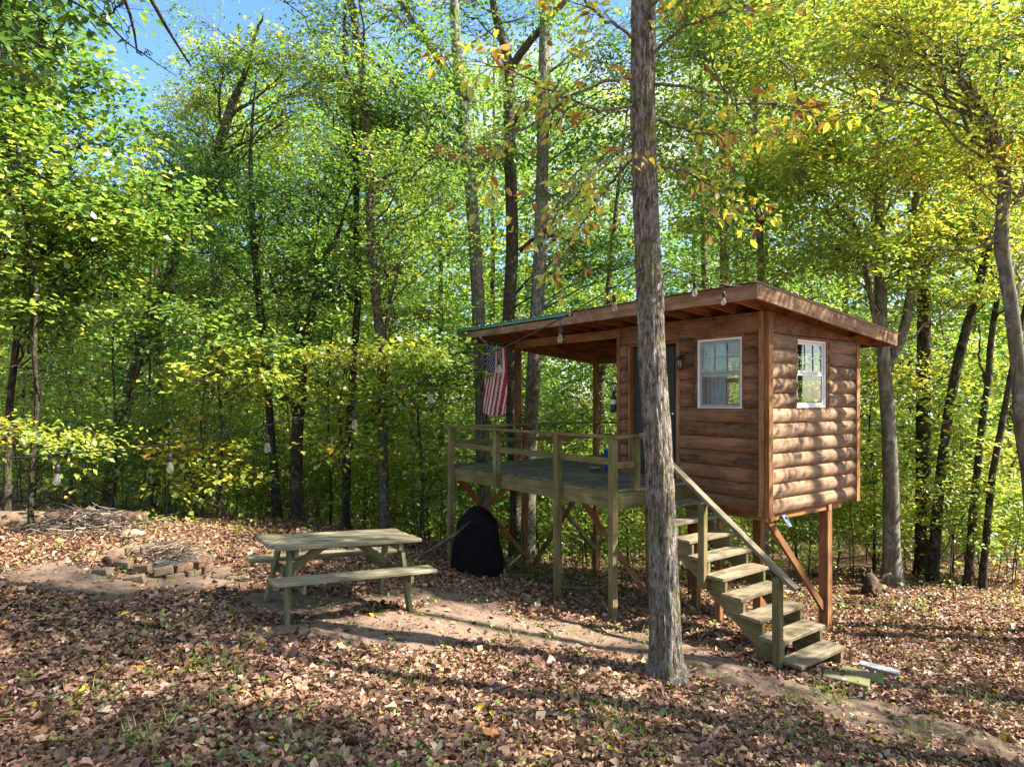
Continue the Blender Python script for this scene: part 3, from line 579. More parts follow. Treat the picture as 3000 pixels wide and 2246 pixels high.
T('kinked_tree', 'thin trunk with a kink at half height near the right edge', [(2836, 1690), (2858, 1431), (2885, 1165), (2898, 1140), (2898, 1032), (2918, 886), (2950, 760)], [22, 20, 18, 18, 15, 12], 12.6, 2.5, bark='bark_d', limbs=[(([(2892, 1140), (2870, 1060), (2868, 950)], 12.6, 12.6), .03, .01)], auto=(4.6, 8, 5), size=.09, tone=.55)
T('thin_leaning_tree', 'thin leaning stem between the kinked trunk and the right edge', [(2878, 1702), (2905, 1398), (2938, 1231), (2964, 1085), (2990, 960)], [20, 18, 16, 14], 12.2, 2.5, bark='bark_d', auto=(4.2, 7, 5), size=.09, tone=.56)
T('arching_beech', 'smooth trunk at the right edge arching over to the upper left', [(3035, 1640), (3020, 1400), (2993, 1265), (2984, 1065), (2958, 866), (2931, 700), (2940, 600), (2947, 543), (2928, 430), (2883, 326), (2815, 235), (2734, 163), (2660, 110)], [46, 42, 40, 38, 36, 35, 34, 32, 30, 27, 23, 17, 10], 9.3, None, bark='bark_c', rings=60,
  limbs=[(([(2950, 800), (2925, 760), (2915, 690)], 9.3, 9.4), .06, .03), (([(2940, 620), (3000, 560), (3080, 480)], 9.3, 9.2), .06, .02), (([(2935, 700), (2850, 730), (2760, 730), (2700, 715)], 9.3, 8.8), .03, .01)],
  blobs=fill_rect(2480, 3080, -80, 300, 8, 10.6, 32, (.32, .58), 9, .05, .06)+fill_rect(2800, 3080, 260, 560, 8.2, 10.2, 10, (.45, .75), 11, .10, .08)+fill_rect(2400, 2700, -40, 160, 8.4, 9.6, 5, (.3, .5), 8, .05)+fill_rect(2960, 3100, 640, 800, 9.6, 10.4, 3, (.35, .5), 8, .14, .08), size=.095, tone=.57, tsd=.10)
T('pole_tree', 'slim straight trunk rising behind the cabin roof ridge', [(2240, 1720), (2236, 1200), (2229, 750), (2222, 589), (2213, 430), (2213, 272), (2213, 45), (2210, -60)], [28, 24, 21, 19, 18, 17, 16], 14.0, 4, bark='bark_c', limbs=[(([(2222, 610), (2150, 560), (2070, 520), (1990, 500)], 14, 13.4), .03, .01), (([(2214, 350), (2190, 280), (2160, 220)], 14, 14), .03, .01)],
  blobs=fill_rect(2050, 2380, 560, 800, 12.5, 14.5, 10, (.5, .8), 12, .04)+fill_rect(1940, 2420, -40, 580, 12.5, 15, 44, (.4, .75), 11, .03, .06), auto=(10, 14.5, 5), size=.115, tone=.49)
T('tall_back_tree', 'grey trunk behind the slim straight one, seen between leaves above the roof', [(2128, 1720), (2126, 1200), (2124, 830), (2122, 680), (2122, 430), (2140, 200), (2150, 0)], [34, 30, 28, 26, 24, 20], 17.0, 3.5, bark='bark', blobs=fill_rect(1950, 2330, 520, 820, 15.5, 18, 12, (.6, 1), 12, -.02)+fill_rect(1980, 2300, -60, 520, 15.5, 18, 12, (.6, 1.1), 12, -.04), size=.11, tone=.46)

# tree out of the picture on the left, its limbs hang into the top left corner and it holds the string lights
def overhang_tree():
    g = gz(-5.05, 4.1); P = [(-5.05, 4.1, g-.12), (-5.0, 4.1, 1.5), (-5.02, 4.15, 3.5), (-4.9, 4.3, 5.5), (-4.7, 4.5, 8), (-4.8, 4.6, 10.5)]
    l1 = lp([(-350, -420), (0, -260), (250, -170), (370, -30), (388, 50), (402, 155)], 4.9, 5.6); l2 = lp([(-350, -430), (100, -330), (360, -150), (442, -10), (480, 60), (505, 125), (560, 195)], 4.9, 5.8)
    l3 = lp([(-380, -250), (-100, -140), (60, -90), (190, -10), (270, 45), (350, 90), (440, 190), (520, 225)], 4.9, 5.7); l4 = lp([(-400, -60), (-150, 30), (0, 90), (100, 160)], 4.9, 5.2); l5 = lp([(372, -10), (330, 30), (298, 58)], 5.6, 5.6); l6 = lp([(390, 62), (370, 100), (372, 155)], 5.6, 5.6); l7 = lp([(402, 155), (430, 158), (445, 160)], 5.6, 5.6)
    bl = [cl(rnd.uniform(-60, 120), rnd.uniform(-60, 330), rnd.uniform(4.6, 5.6), .22, 6, -.1) for _ in range(9)]+[cl(rnd.uniform(190, 420), rnd.uniform(-60, 15), 5.6, .16, 3, .02) for _ in range(4)]+[cl(180+rnd.uniform(-40, 40), 60+rnd.uniform(-30, 30), 5.5, .2, 4, -.05) for _ in range(3)]
    Q, _ = resample(P, [.2]*6, 40)
    make_tree('overhanging_tree', 'tree beyond the left edge, its bare twigs and dark leaves hanging into the top left', P, [.17, .15, .14, .12, .09, .04], bl+A(Q, 7, 11, 9, ns=10), limbs=[(l1, .03, .007), (l2, .03, .008), (l3, .018, .003), (l4, .02, .005), (l5, .012, .006), (l6, .007, .003), (l7, .006, .004)], bark='bark_d', size=.10, m=12, tone=.38)
overhang_tree()

# trees added right of the picture for shade: crown clusters sit on sun rays above chosen ground spots
SHADE = [(100, 1800), (300, 1790), (500, 1790), (700, 1830), (220, 1900), (450, 1880), (650, 1890), (60, 1710), (850, 1870), (330, 1740), (580, 1730),
    (900, 2230), (1180, 2240), (1480, 2245), (640, 2240), (1780, 2240), (2300, 2190), (2600, 2190), (2900, 2200), (2050, 2210), (60, 1950), (120, 2230),
    (150, 2060), (350, 2200), (520, 2235), (720, 2200), (2600, 1800), (1900, 2150), (1000, 2240),
    (1000, 1720), (720, 1690), (1300, 1730), (1500, 1760), (1720, 1960), (2100, 1960), (2240, 2090), (2400, 1990), (2520, 1900), (2720, 1880), (2880, 2010), (2120, 2130), (2700, 2020), (880, 1790), (2200, 1850), (2950, 1900)]
def shade_tree(x, y, h, label, tone, ncl, zlo, lean=(0, 0), r=.16, own=()):
    g = gz(x, y); P = [(x, y, g-.12), (x+.1+lean[0]*.2, y+lean[1]*.2, g+h*.3), (x+lean[0]*.6, y+lean[1]*.6, g+h*.65), (x+lean[0], y+lean[1], g+h)]
    Q, _ = resample(P, [r]*4, 40); c = A(Q, g+zlo, g+h, ncl, reach=(.6, 3.2), r=(.6, 1.1), ns=16)
    make_tree('added_shade_tree', label, P, [r, r*.85, r*.6, r*.2], c+list(own), bark='bark_c', size=.12, tone=tone, m=20)
SPEC = [(8.6, 6.4, 14, 'leafy shade tree added just outside the right edge, level with the cabin stairs', .58, 1, 6.5, (-.6, .3)), (10.0, 4.4, 15, 'tall shade tree added beyond the right edge, nearest the viewer', .55, 0, 8, (-.4, 0)),
    (11.2, 8.6, 16, 'tall shade tree added beyond the right edge, behind the arching trunk', .55, 1, 9, (-.5, 0)), (7.4, 3.0, 13, 'yellowing shade tree added beyond the lower right corner', .6, 0, 7, (0, 0)), (6.6, 5.0, 14, 'slim leafy shade tree added beyond the right edge, in front of the stair foot', .56, 0, 8, (-.3, 0))]
def crown_over_clearing():
    own = [[] for _ in SPEC]
    for px, py in SHADE:
        G = hit(px, py); best = None
        for i, sp in enumerate(SPEC):
            for hh in np.arange(6.0, 13.5, .5):
                t = hh/sdir.z; p = G+sdir*t; dx, dy = p.x-sp[0], p.y-sp[1]; cost = dx*dx+dy*dy+.1*max(0, 7.5-hh)**2
                if p.z-gz(sp[0], sp[1]) > sp[2]: continue
                if best is None or cost < best[0]: best = (cost, i, p)
        c, i, p = best; rr = rnd.uniform(.45, .75); own[i].append((p.x, p.y, p.z, rr, rr*.6, 17, 0))
    for sp, o in zip(SPEC, own): shade_tree(*sp, own=o)
crown_over_clearing()

# broad leaved understory trees at the clearing edge
def under(name, label, px, d, h, blobs, tone, size=.12):
    x = (px-1500)/FP*d; g = gz(x, d); P = [(x, d, g-.1), (x+.05, d+.05, g+h*.35), (x-.08, d+.1, g+h*.7), (x+.1, d, g+h)]
    make_tree(name, label, P, [.03, .025, .018, .006], blobs, bark='bark_d', size=size, m=13, tone=tone, tsd=.10, width=.85, sides=7, rings=20, amp=0, cat='tree')
under('young_maple', 'young broad leaved maple behind the fire pit with yellowing leaves', 640, 11.9, 4.2, fill_rect(540, 830, 1010, 1170, 11, 12.2, 7, (.35, .55), 12, .06)+fill_rect(560, 760, 860, 1000, 11.2, 12.4, 5, (.35, .5), 10, -.05), .50)
under('young_maple', 'low bright leaved maple left of the second hanging bulb', 590, 12.0, 2.6, fill_rect(480, 740, 1290, 1420, 11.4, 12.2, 7, (.3, .5), 12, .08), .56, .11)
under('young_maple', 'young maple with pale sprays behind the table, below the fourth bulb', 1000, 12.6, 3.4, fill_rect(860, 1160, 1110, 1330, 12, 13, 9, (.35, .5), 12, .06), .54, .11)
under('young_maple', 'green young maple between the slender tree and the deck corner', 1230, 12.4, 4.0, fill_rect(1160, 1330, 1010, 1260, 11.8, 12.8, 8, (.35, .55), 12, -.02)+fill_rect(1180, 1320, 1260, 1450, 12, 12.8, 4, (.3, .45), 10, .03), .50)
under('young_maple', 'dense young maple left of the leaning trunk, above the brush pile', 330, 12.4, 4.4, fill_rect(220, 470, 880, 1180, 11.6, 12.8, 7, (.35, .55), 10, -.08)+fill_rect(180, 420, 1200, 1400, 11.8, 12.8, 4, (.3, .45), 9, .0), .46, .10)
under('young_maple', 'light green understory maple filling the gap right of the cabin', 2560, 14.2, 4.6, fill_rect(2500, 2700, 1000, 1350, 13, 14.5, 10, (.4, .65), 13, .04)+fill_rect(2500, 2660, 1350, 1600, 13, 14.4, 7, (.35, .5), 12, .04), .54, .11)
under('young_maple', 'bright understory maple between the dark right hand trunks', 2790, 13.6, 4.4, fill_rect(2740, 2990, 980, 1300, 12.6, 14.2, 11, (.4, .6), 13, .04)+fill_rect(2760, 3000, 1330, 1560, 12.2, 13.6, 8, (.3, .5), 12, .05), .54, .11)

# saplings and slim trees in the undergrowth: a few kinds, many individuals
def ordinal(n): return {1: 'first', 2: 'second', 3: 'third', 4: 'fourth', 5: 'fifth', 6: 'sixth', 7: 'seventh', 8: 'eighth', 9: 'ninth', 10: 'tenth', 11: 'eleventh', 12: 'twelfth', 13: 'thirteenth', 14: 'fourteenth', 15: 'fifteenth', 16: 'sixteenth', 17: 'seventeenth', 18: 'eighteenth', 19: 'nineteenth', 20: 'twentieth'}.get(n, '%dth' % n)
def sapling_proto(h, nt, size, tone, m=11, r=.013, wob=.10, reach=.75, zlo=.25):
    P = [(0, 0, -.1)]+[(rng.normal(0, wob)*k/6, rng.normal(0, wob)*k/6, h*k/7) for k in range(1, 8)]
    Q, rr = resample(P, np.linspace(r, r*.25, 8), 22); tb = Buf(); tb.tube(Q, rr, 6); cr = Crown()
    for _ in range(nt):
        t = zlo+(1-zlo)*rng.random()**.8; i = int(t*21); a = rng.uniform(0, 2*np.pi); L_ = reach*rng.uniform(.5, 1)*(1.15-t*.6)
        d = np.array([math.cos(a), math.sin(a), rng.uniform(.0, .4)]); e = Q[i]+d*L_
        q = bez(Q[i], Q[i]+d*L_*.5+np.array([0, 0, .12*L_]), e, 5); tb.tube(q, np.linspace(r*.42, r*.16, 5), 4)
        k = 3; ee = np.stack([q[2], q[3], q[4]]); dd = np.stack([d+rng.normal(0, .5, 3) for _ in range(3)]); dd[:, 2] *= .3
        cr.spray(ee, dd, m, size, tone, .08, .17, .28, .28)
    return tb.mesh('stem', M['twig']), cr.mesh('foliage', .6)
SAP = [sapling_proto(rng.uniform(1.6, 3.4), int(rng.integers(17, 26)), rng.uniform(.075, .11), rng.uniform(.48, .66)) for _ in range(9)]
TAL = [sapling_proto(rng.uniform(4.5, 7.5), int(rng.integers(38, 52)), rng.uniform(.085, .11), rng.uniform(.44, .60), r=.035, wob=.25, reach=1.3, zlo=.3, m=13) for _ in range(6)]
BAR = [sapling_proto(rng.uniform(1.4, 2.8), 3, .07, .55, r=.012, wob=.14, reach=.4, zlo=.5, m=3) for _ in range(5)]
def zone(px):
    for x1, t in ((330, 'behind the brush pile'), (680, 'behind the fire pit'), (1010, 'behind the left half of the picnic table'), (1300, 'behind the right half of the picnic table'), (1640, 'behind the left part of the deck'), (2120, 'behind the deck and door side of the cabin'), (2480, 'behind and below the cabin'), (2680, 'right of the cabin near the beech')):
        if px < x1: return t
    return 'near the right edge'
def scatter(name, protos, spots, what, cat, group):
    """spots: (photo x, depth)"""
    seen = {}
    for px, d in sorted(spots):
        x = (px-1500)/FP*d; z = gz(x, d)
        if 0 < 1: 
            st_, fo = protos[rnd.randrange(len(protos))]; zt = zone(px); seen[zt] = seen.get(zt, 0)+1
            r = empty(name, (x, d, z), rnd.uniform(0, 6.28), '%s, %s from left %s' % (what, ordinal(seen[zt]), zt), cat, group)
            s = rnd.uniform(.8, 1.2); r.scale = (s, s, s*rnd.uniform(.85, 1.15)); r.rotation_euler.x = rnd.gauss(0, .06); r.rotation_euler.y = rnd.gauss(0, .06)
            link('stem', st_, parent=r); link('foliage', fo, parent=r)
def band(x0, x1, n, dlo, dhi): return [(x0+(x1-x0)*(i+rnd.random())/n, rnd.uniform(dlo, dhi)) for i in range(n)]
scatter('sapling', SAP, band(-40, 620, 20, 12.3, 15.5)+band(620, 1330, 17, 13.6, 17)+band(1330, 2150, 16, 15, 18)+band(2150, 2560, 9, 12.8, 17)+band(2560, 3060, 15, 12.5, 16), 'small leafy sapling', 'sapling', 'leafy saplings along the clearing edge')
scatter('slim_tree', TAL, band(-60, 700, 10, 13.5, 18)+band(700, 1400, 9, 15, 19)+band(1400, 2150, 8, 16, 20)+band(2150, 3080, 11, 14.5, 19), 'slim layered understory tree', 'tree', 'slim understory trees behind the clearing')
scatter('bare_stem', BAR, band(0, 700, 16, 11.8, 13.8)+band(700, 1300, 10, 13.2, 14.8)+band(1560, 2050, 4, 14.5, 16)+band(2500, 3040, 6, 11.0, 13.5), 'thin nearly bare stem', 'sapling', 'bare stems along the clearing edge')

# ------------------------------------------------------------------ the far wood on the opposite slope: one mass
def far_woods():
    tb = Buf(); cr = Crown(); n = 0
    for k in range(180):
        d = rng.uniform(18.5, 44); px = rng.uniform(-500, 3500); x = (px-1500)/FP*d; g = gz(x, d)
        yt = rng.uniform(0, 420) if px < 60 else rng.uniform(500, 640) if px < 600 else rng.uniform(90, 470) if px < 1900 else rng.uniform(-60, 420)
        top = ZC+(HY-yt)/FP*d; top = max(min(top, g+24), g+4.0); h = top-g
        P = np.array([(x, d, g-.2), (x+rng.normal(0, .2), d, g+h*.5), (x+rng.normal(0, .4), d, top)]); (k % 3 == 0) and tb.tube(*resample(P, [.13, .10, .03], 8), 6)
        nc = int(5+h*.95); tt = rng.normal(0, .075)
        s = .13+.0026*d
        for j in range(nc):
            f_ = (j+rng.random())/nc; z = g+h*(.06+.92*f_); a = rng.uniform(0, 6.28); rr = rng.uniform(.3, 2.8)*(1-.3*f_)
            ns = 12; C_ = np.array([x+math.cos(a)*rr, d+math.sin(a)*rr, z]); R_ = rng.uniform(.8, 1.5)
            u_ = rand_unit(ns)*np.cbrt(rng.uniform(.1, 1, (ns, 1))); e = C_+u_*np.array([R_, R_, R_*.33])
            cr.spray(e, u_*np.array([1, 1, .3]), 9, s*1.05, .46+tt+rng.normal(0, .04), .06, .3, .5)
    for k in range(120):      # the back of the slope, closing the view along the horizon
        d = rng.uniform(44, 66); px = -300+3600*(k+rng.random())/120; x = (px-1500)/FP*d; g = gz(x, d); top = max(ZC+(HY-rng.uniform(640, 900))/FP*d, g+6); tt = rng.normal(-.02, .06)
        for j in range(11):
            f_ = (j+rng.random())/11; R_ = rng.uniform(1.4, 2.4); u_ = rand_unit(10)*np.cbrt(rng.uniform(.1, 1, (10, 1)))
            cr.spray(np.array([x+rng.normal(0, 1.3), d+rng.normal(0, 1.3), g+(top-g)*f_])+u_*np.array([R_, R_, R_*.45]), u_*np.array([1, 1, .3]), 9, .44, .42+tt, .06, .7, .9)
    for k in range(26):      # the same wood goes on behind the viewer
        a0 = rng.uniform(math.pi*1.02, math.pi*1.9); rad = rng.uniform(9, 22); x, d = math.cos(a0)*rad-1, math.sin(a0)*rad; g = gz(x, d); h = rng.uniform(9, 14)
        P = np.array([(x, d, g-.2), (x+rng.normal(0, .2), d, g+h*.5), (x, d, g+h)]); tb.tube(*resample(P, [.15, .11, .03], 8), 6)
        for j in range(14):
            f_ = (j+rng.random())/14; a = rng.uniform(0, 6.28); rr = rng.uniform(.3, 2.4); R_ = rng.uniform(.8, 1.4); u_ = rand_unit(10)*np.cbrt(rng.uniform(.1, 1, (10, 1)))
            cr.spray(np.array([x+math.cos(a)*rr, d+math.sin(a)*rr, g+h*(.08+.9*f_)])+u_*np.array([R_, R_, R_*.4]), u_*np.array([1, 1, .3]), 8, .17, .46, .07, .35, .5)
    # low growth on the slopes
    for k in range(2300):
        d = 15*(62/15)**rng.random(); px = rng.uniform(-300, 3300); x = (px-1500)/FP*d; g = gz(x, d)
        ns = 3; e = np.array([x, d, g+rng.uniform(0, 2.4)*rng.random()])+np.abs(rng.normal(0, 1, (ns, 3)))*np.array([.5, .5, .3]); cr.spray(e, rand_unit(ns)*np.array([1, 1, .2]), 9, .085+.0042*d, .47+rng.normal(0, .08), .07, .32+.006*d, .45)
    v1, f1 = np.concatenate(tb.v), np.concatenate(tb.f); pos, ax, no, sz, tn = (np.concatenate(x) for x in (cr.pos, cr.ax, cr.no, cr.sz, cr.tone))
    V, F, k = leaf_geo(pos, ax, no, sz, .6, .12, 4)
    me = np_mesh('far_woods', np.r_[v1, V], np.r_[f1, F+len(v1)], 3, attr=np.r_[np.zeros(len(f1)), np.repeat(tn, k)], mats=[M['bark_b'], M['leaf']], matidx=np.r_[np.zeros(len(f1), int), np.ones(len(F), int)])
    o = link('far_woods', me); tag(o, 'mass of sunlit green trees on the far side of the hollow', 'woods', kind='stuff'); NLEAF['far'] = len(tn)
far_woods()
print('LEAVES', sum(NLEAF.values()), NLEAF)
# ------------------------------------------------------------------ boards
_bc = {}
def box_mesh(l, w, h, bev=.004, key=''):
    k = (round(l, 3), round(w, 3), round(h, 3), bev, key)
    if k in _bc: return _bc[k]
    bm = bmesh.new(); bmesh.ops.create_cube(bm, size=1); bmesh.ops.scale(bm, vec=(l, w, h), verts=bm.verts)
    if bev: bmesh.ops.bevel(bm, geom=bm.edges[:], offset=min(bev, h*.3, w*.3), segments=1, affect='EDGES')
    me = bpy.data.meshes.new('board'); bm.to_mesh(me); bm.free(); _bc[k] = me; return me
def frame_mat(p0, p1, up):
    x = (Vector(p1)-Vector(p0)).normalized(); up = Vector(up)
    if abs(x.dot(up)) > .98: up = Vector((0, 1, 0))
    y = up.cross(x).normalized(); z = x.cross(y)
    m = Matrix((x, y, z)).transposed().to_4x4(); m.translation = (Vector(p0)+Vector(p1))/2; return m
def board(name, p0, p1, w, h, mat, parent, up=(0, 0, 1), bev=.004):
    """sawn piece from p0 to p1 (parent space): w across, h along up"""
    me = box_mesh((Vector(p1)-Vector(p0)).length, w, h, bev, mat.name)
    o = link(name, me, mat, parent); o.matrix_basis = frame_mat(p0, p1, up); return o
def boxes_mesh(name, items, mat, bev=.003):
    """items: (x0,x1,y0,y1,z0,z1) joined to one mesh"""
    bm = bmesh.new()
    for x0, x1, y0, y1, z0, z1 in items:
        r = bmesh.ops.create_cube(bm, size=1); vs_ = r['verts']
        for v in vs_: v.co = Vector((x0+(v.co.x+.5)*(x1-x0), y0+(v.co.y+.5)*(y1-y0), z0+(v.co.z+.5)*(z1-z0)))
        if bev:
            e = list({e for v in vs_ for e in v.link_edges}); bmesh.ops.bevel(bm, geom=e, offset=bev, segments=1, affect='EDGES')
    me = bpy.data.meshes.new(name); bm.to_mesh(me); bm.free(); me.materials.append(mat); return me
def lathe(name, prof, n, mat, smooth=True):
    """prof: (r,z) pairs"""
    v = []; f = []
    for r, z in prof:
        for i in range(n): a = 2*math.pi*i/n; v.append((r*math.cos(a), r*math.sin(a), z))
    k = len(prof)
    for j in range(k-1):
        for i in range(n): f.append((j*n+i, j*n+(i+1) % n, (j+1)*n+(i+1) % n, (j+1)*n+i))
    f.append(tuple(range(n-1, -1, -1))); f.append(tuple((k-1)*n+i for i in range(n)))
    me = bpy.data.meshes.new(name); me.from_pydata(v, [], f); me.update()
    if smooth:
        for p in me.polygons: p.use_smooth = len(p.vertices) == 4
    me.materials.append(mat); return me
def tube_obj(name, path, rad, mat, parent=None, sides=8):
    b = Buf(); b.tube(path, rad if hasattr(rad, '__len__') else [rad]*len(path), sides); return link(name, b.mesh(name, mat), parent=parent)

# ------------------------------------------------------------------ the cabin on posts
CAB = empty('cabin', (3.29, 8.4, -1.0), math.atan2(-.801, .598), 'small brown log sided cabin on posts with roofed deck and wooden stairs', 'cabin')
CAB.rotation_euler.z = math.atan2(-.801, .598)
CABM = Matrix.Translation((3.29, 8.4, -1.0)) @ Matrix.Rotation(math.atan2(-.801, .598), 4, 'Z')
def C(u, v, z): return Vector((-u, v, z+3.3))     # u along the front from the near corner, v to the back, z below/above the eye
def cabw(u, v, z): return CABM @ C(u, v, z)
def cab_ground(u, v):
    p = cabw(u, v, 0); return gz(p.x, p.y)-ZC      # ground height relative to the eye
WL, WD = 2.535, 2.39; ZB, ZT, EX = -1.51, .866, .198; ZF = -1.17
def roof_under(v): return 1.22-.103*(v+.7)
# walls: sheathing slabs with holes, log boards as pieces
def wall(openings, length, along, at, inward, extra_top, name='wall'):
    """along: 'u' front/back (at = v) or 'v' sides (at = u); openings (a0,a1,z0,z1)"""
    T = .07
    cuts = sorted({0.0, length, *[o[0] for o in openings], *[o[1] for o in openings]})
    items = []
    def put(a0, a1, z0, z1):
        if z1-z0 < .01: return
        b0, b1 = (at, at+inward*T); b0, b1 = min(b0, b1), max(b0, b1)
        if along == 'u': items.append((-a1, -a0, b0, b1, z0+3.3, z1+3.3))
        else: items.append((-b1, -b0, a0, a1, z0+3.3, z1+3.3))
    for a0, a1 in zip(cuts[:-1], cuts[1:]):
        top = extra_top(a0, a1); ops = [o for o in openings if o[0] <= a0+.001 and o[1] >= a1-.001]
        if not ops: put(a0, a1, ZB+.03, top)
        else: put(a0, a1, ZB+.03, ops[0][2]); put(a0, a1, ops[0][3], top)
    w = link(name, boxes_mesh(name, items, M['sheath'], 0), parent=CAB); return w
def log_mesh(l, mat):
    k = ('log', round(l, 3), mat)
    if k in _bc: return _bc[k]
    n = 9; prof = []
    for i in range(n):
        t = i/(n-1); z = t*EX; y = .004+.056*math.sin(math.pi*(.05+.90*t))**.8
        prof.append((y, z))
    prof = [(0, 0)]+prof+[(0, EX)]
    xs = np.linspace(-l/2, l/2, max(2, int(l/.35)+1)); v = []; f = []
    for x in xs:
        for (y, z) in prof: v.append((x, y+.001*noise.noise(Vector((x*3, z*8, l*7))), z))
    p = len(prof)
    for i in range(len(xs)-1):
        for j in range(p-1): f.append((i*p+j, (i+1)*p+j, (i+1)*p+j+1, i*p+j+1))
    f.append(tuple(range(p-1, -1, -1))); f.append(tuple((len(xs)-1)*p+j for j in range(p)))
    me = bpy.data.meshes.new('log_board'); me.from_pydata(v, [], f); me.update()
    for q in me.polygons: q.use_smooth = len(q.vertices) == 4
    _bc[k] = me; return me
def logs(w, openings, a0, a1, along, at, outward, mat='log'):
    for c in range(12):
        z0 = ZB+c*EX; segs = [(a0, a1)]
        for o in openings:
            if o[3] > z0+.06 and o[2] < z0+EX-.065:
                ns = []
                for s in segs:
                    if o[1] <= s[0] or o[0] >= s[1]: ns.append(s); continue
                    if o[0]-s[0] > .03: ns.append((s[0], o[0]))
                    if s[1]-o[1] > .03: ns.append((o[1], s[1]))
                segs = ns
        for s in segs:
            l = s[1]-s[0]-.004
            o = link('log_board', log_mesh(l, mat), M[mat], w); mid = (s[0]+s[1])/2
            if along == 'u':
                y = Vector((0, outward, 0)); pos = Vector((-mid, at, z0+3.3))
            else:
                y = Vector((-outward, 0, 0)); pos = Vector((-at, mid, z0+3.3))
            z = Vector((0, 0, 1)); x = y.cross(z); m = Matrix((x, y, z)).transposed().to_4x4(); m.translation = pos; o.matrix_basis = m
WF = (.341, 1.064, -.144, .84); WR = (.70, 1.49, -.12, .82); DR = (1.404, 2.324, ZF, .82); WB = (.38, 1.16, -.15, .80); WB2 = (1.72, 2.30, -.15, .80)
def grow(o, d): return (o[0]-d, o[1]+d, o[2]-d, o[3]+d)
top_f = lambda a, b: roof_under(0)-.005
wf = wall([WF, DR], WL, 'u', 0, 1, top_f); logs(wf, [grow(WF, .035), (DR[0]-.05, DR[1]+.03, -3, DR[3]+.04)], .071, WL-.002, 'u', 0, -1)
wb = wall([WB, WB2], WL, 'u', WD, -1, lambda a, b: roof_under(WD)-.03); logs(wb, [grow(WB, .035), grow(WB2, .035)], .075, WL-.075, 'u', WD, 1)
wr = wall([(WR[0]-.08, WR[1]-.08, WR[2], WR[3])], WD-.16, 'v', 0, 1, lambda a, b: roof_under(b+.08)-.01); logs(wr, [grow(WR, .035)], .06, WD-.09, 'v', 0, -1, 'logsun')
wr.location.y += .08
for c in wr.children: c.location.y -= .08
wl = wall([], WD-.16, 'v', WL, -1, lambda a, b: roof_under(b+.08)-.01); logs(wl, [], .06, WD-.09, 'v', WL, 1)
wl.location.y += .08
for c in wl.children: c.location.y -= .08
# frieze boards above the logs and corner boards
board('frieze_board', C(.05, -.022, (ZT+roof_under(0))/2), C(WL, -.022, (ZT+roof_under(0))/2), .03, roof_under(0)-ZT-.01, M['log'], CAB)
def wedge(name, pts, x0, x1, mat):   # side gable filler, pts (v,z)
    me = bpy.data.meshes.new(name); n = len(pts)
    v = [(-x0, a, z+3.3) for a, z in pts]+[(-x1, a, z+3.3) for a, z in pts]
    f = [tuple(range(n)), tuple(range(2*n-1, n-1, -1))]+[((i+1) % n, i, n+i, n+(i+1) % n) for i in range(n)]
    me.from_pydata(v, [], f); me.update(); return link(name, me, mat, CAB)
wedge('frieze_board', [(.06, ZT+.002), (WD-.06, ZT+.002), (WD-.06, roof_under(WD)-.004), (.06, roof_under(.06)-.004)], -.008, -.036, M['log'])
for (u, v, du, dv) in ((-.036, .010, .064, .10), (.034, -.032, .070, .058), (-.036, WD-.045, .064, .10), (WL+.035, -.02, .065, .085)):
    h0 = ZB-.02; h1 = roof_under(v)-.01
    o = board('corner_board', C(u, v, h0), C(u, v, h1), du, dv, M['cedar'], CAB, up=(0, 1, 0))
# floor and inside lining
link('floor', boxes_mesh('floor', [(-WL+.08, -.08, .08, WD-.08, ZF-.05+3.3, ZF+3.3)], M['cedar'], 0), parent=CAB)
# beams and joists under the cabin
for v in (.12, 1.6): board('floor_beam', C(-.02, v, ZB-.045), C(WL-.05, v, ZB-.045), .09, .085, M['cedar'], CAB)
for u in (.03, 1.25, WL-.1): board('floor_beam', C(u, .0, ZB-.02), C(u, 1.95, ZB-.02), .05, .13, M['cedar'], CAB)
def post(u, v, ztop, s, mat, parent=CAB, name='post', sink=.12):
    return board(name, C(u, v, cab_ground(u, v)-sink), C(u, v, ztop), s, s, mat, parent, up=(0, 1, 0), bev=.006)
PB = ZB-.088
post(.06, 1.62, PB, .135, M['cedar']); post(1.12, 1.60, PB, .135, M['cedar']); post(1.92, -.02, PB+.2, .12, M['cedar']); post(1.45, .46, PB, .10, M['cedar']); post(2.40, 1.6, PB, .12, M['cedar'])
def brace(p0, p1, w=.04, h=.09, mat='cedar', parent=CAB): return board('brace', p0, p1, w, h, M[mat], parent)
brace(C(.06, .12, PB+.03), C(.06, 1.56, cab_ground(.06, 1.56)+.28), .045, .10)
brace(C(1.9, .1, -2.65), C(1.3, 1.4, PB), .045, .09)

# door with jamb, panels and knob
dr = link('door', boxes_mesh('door', [(-DR[1]+.035, -DR[0]-.035, .028, .066, ZF+.03+3.3, DR[3]-.03+3.3)], M['door']), parent=CAB)
for (pu, pz, pw, ph) in ((1.65, .33, .30, .62), (2.08, .33, .30, .62), (1.65, -.62, .30, .72), (2.08, -.62, .30, .72), (1.65, .70, .30, .16), (2.08, .70, .30, .16)):
    o = link('door_panel', boxes_mesh('door_panel', [(-pu-pw/2, -pu+pw/2, .020, .0285, pz-ph/2+3.3, pz+ph/2+3.3)], M['door'], .006), parent=dr)
kn = link('knob', lathe('knob', [(.024, 0), (.024, .006), (.010, .010), (.010, .03), (.026, .04), (.030, .052), (.022, .064), (0.002, .067)], 16, M['steel']), parent=dr)
kn.matrix_basis = Matrix.Translation(C(1.50, .028, -.22)) @ Matrix.Rotation(R(90), 4, 'X')
for u in (DR[0]-.02, DR[1]+.015): board('door_jamb', C(u, -.02, ZF), C(u, -.02, DR[3]+.04), .06 if u < 2 else .035, .07, M['cedar'], CAB, up=(0, 1, 0))
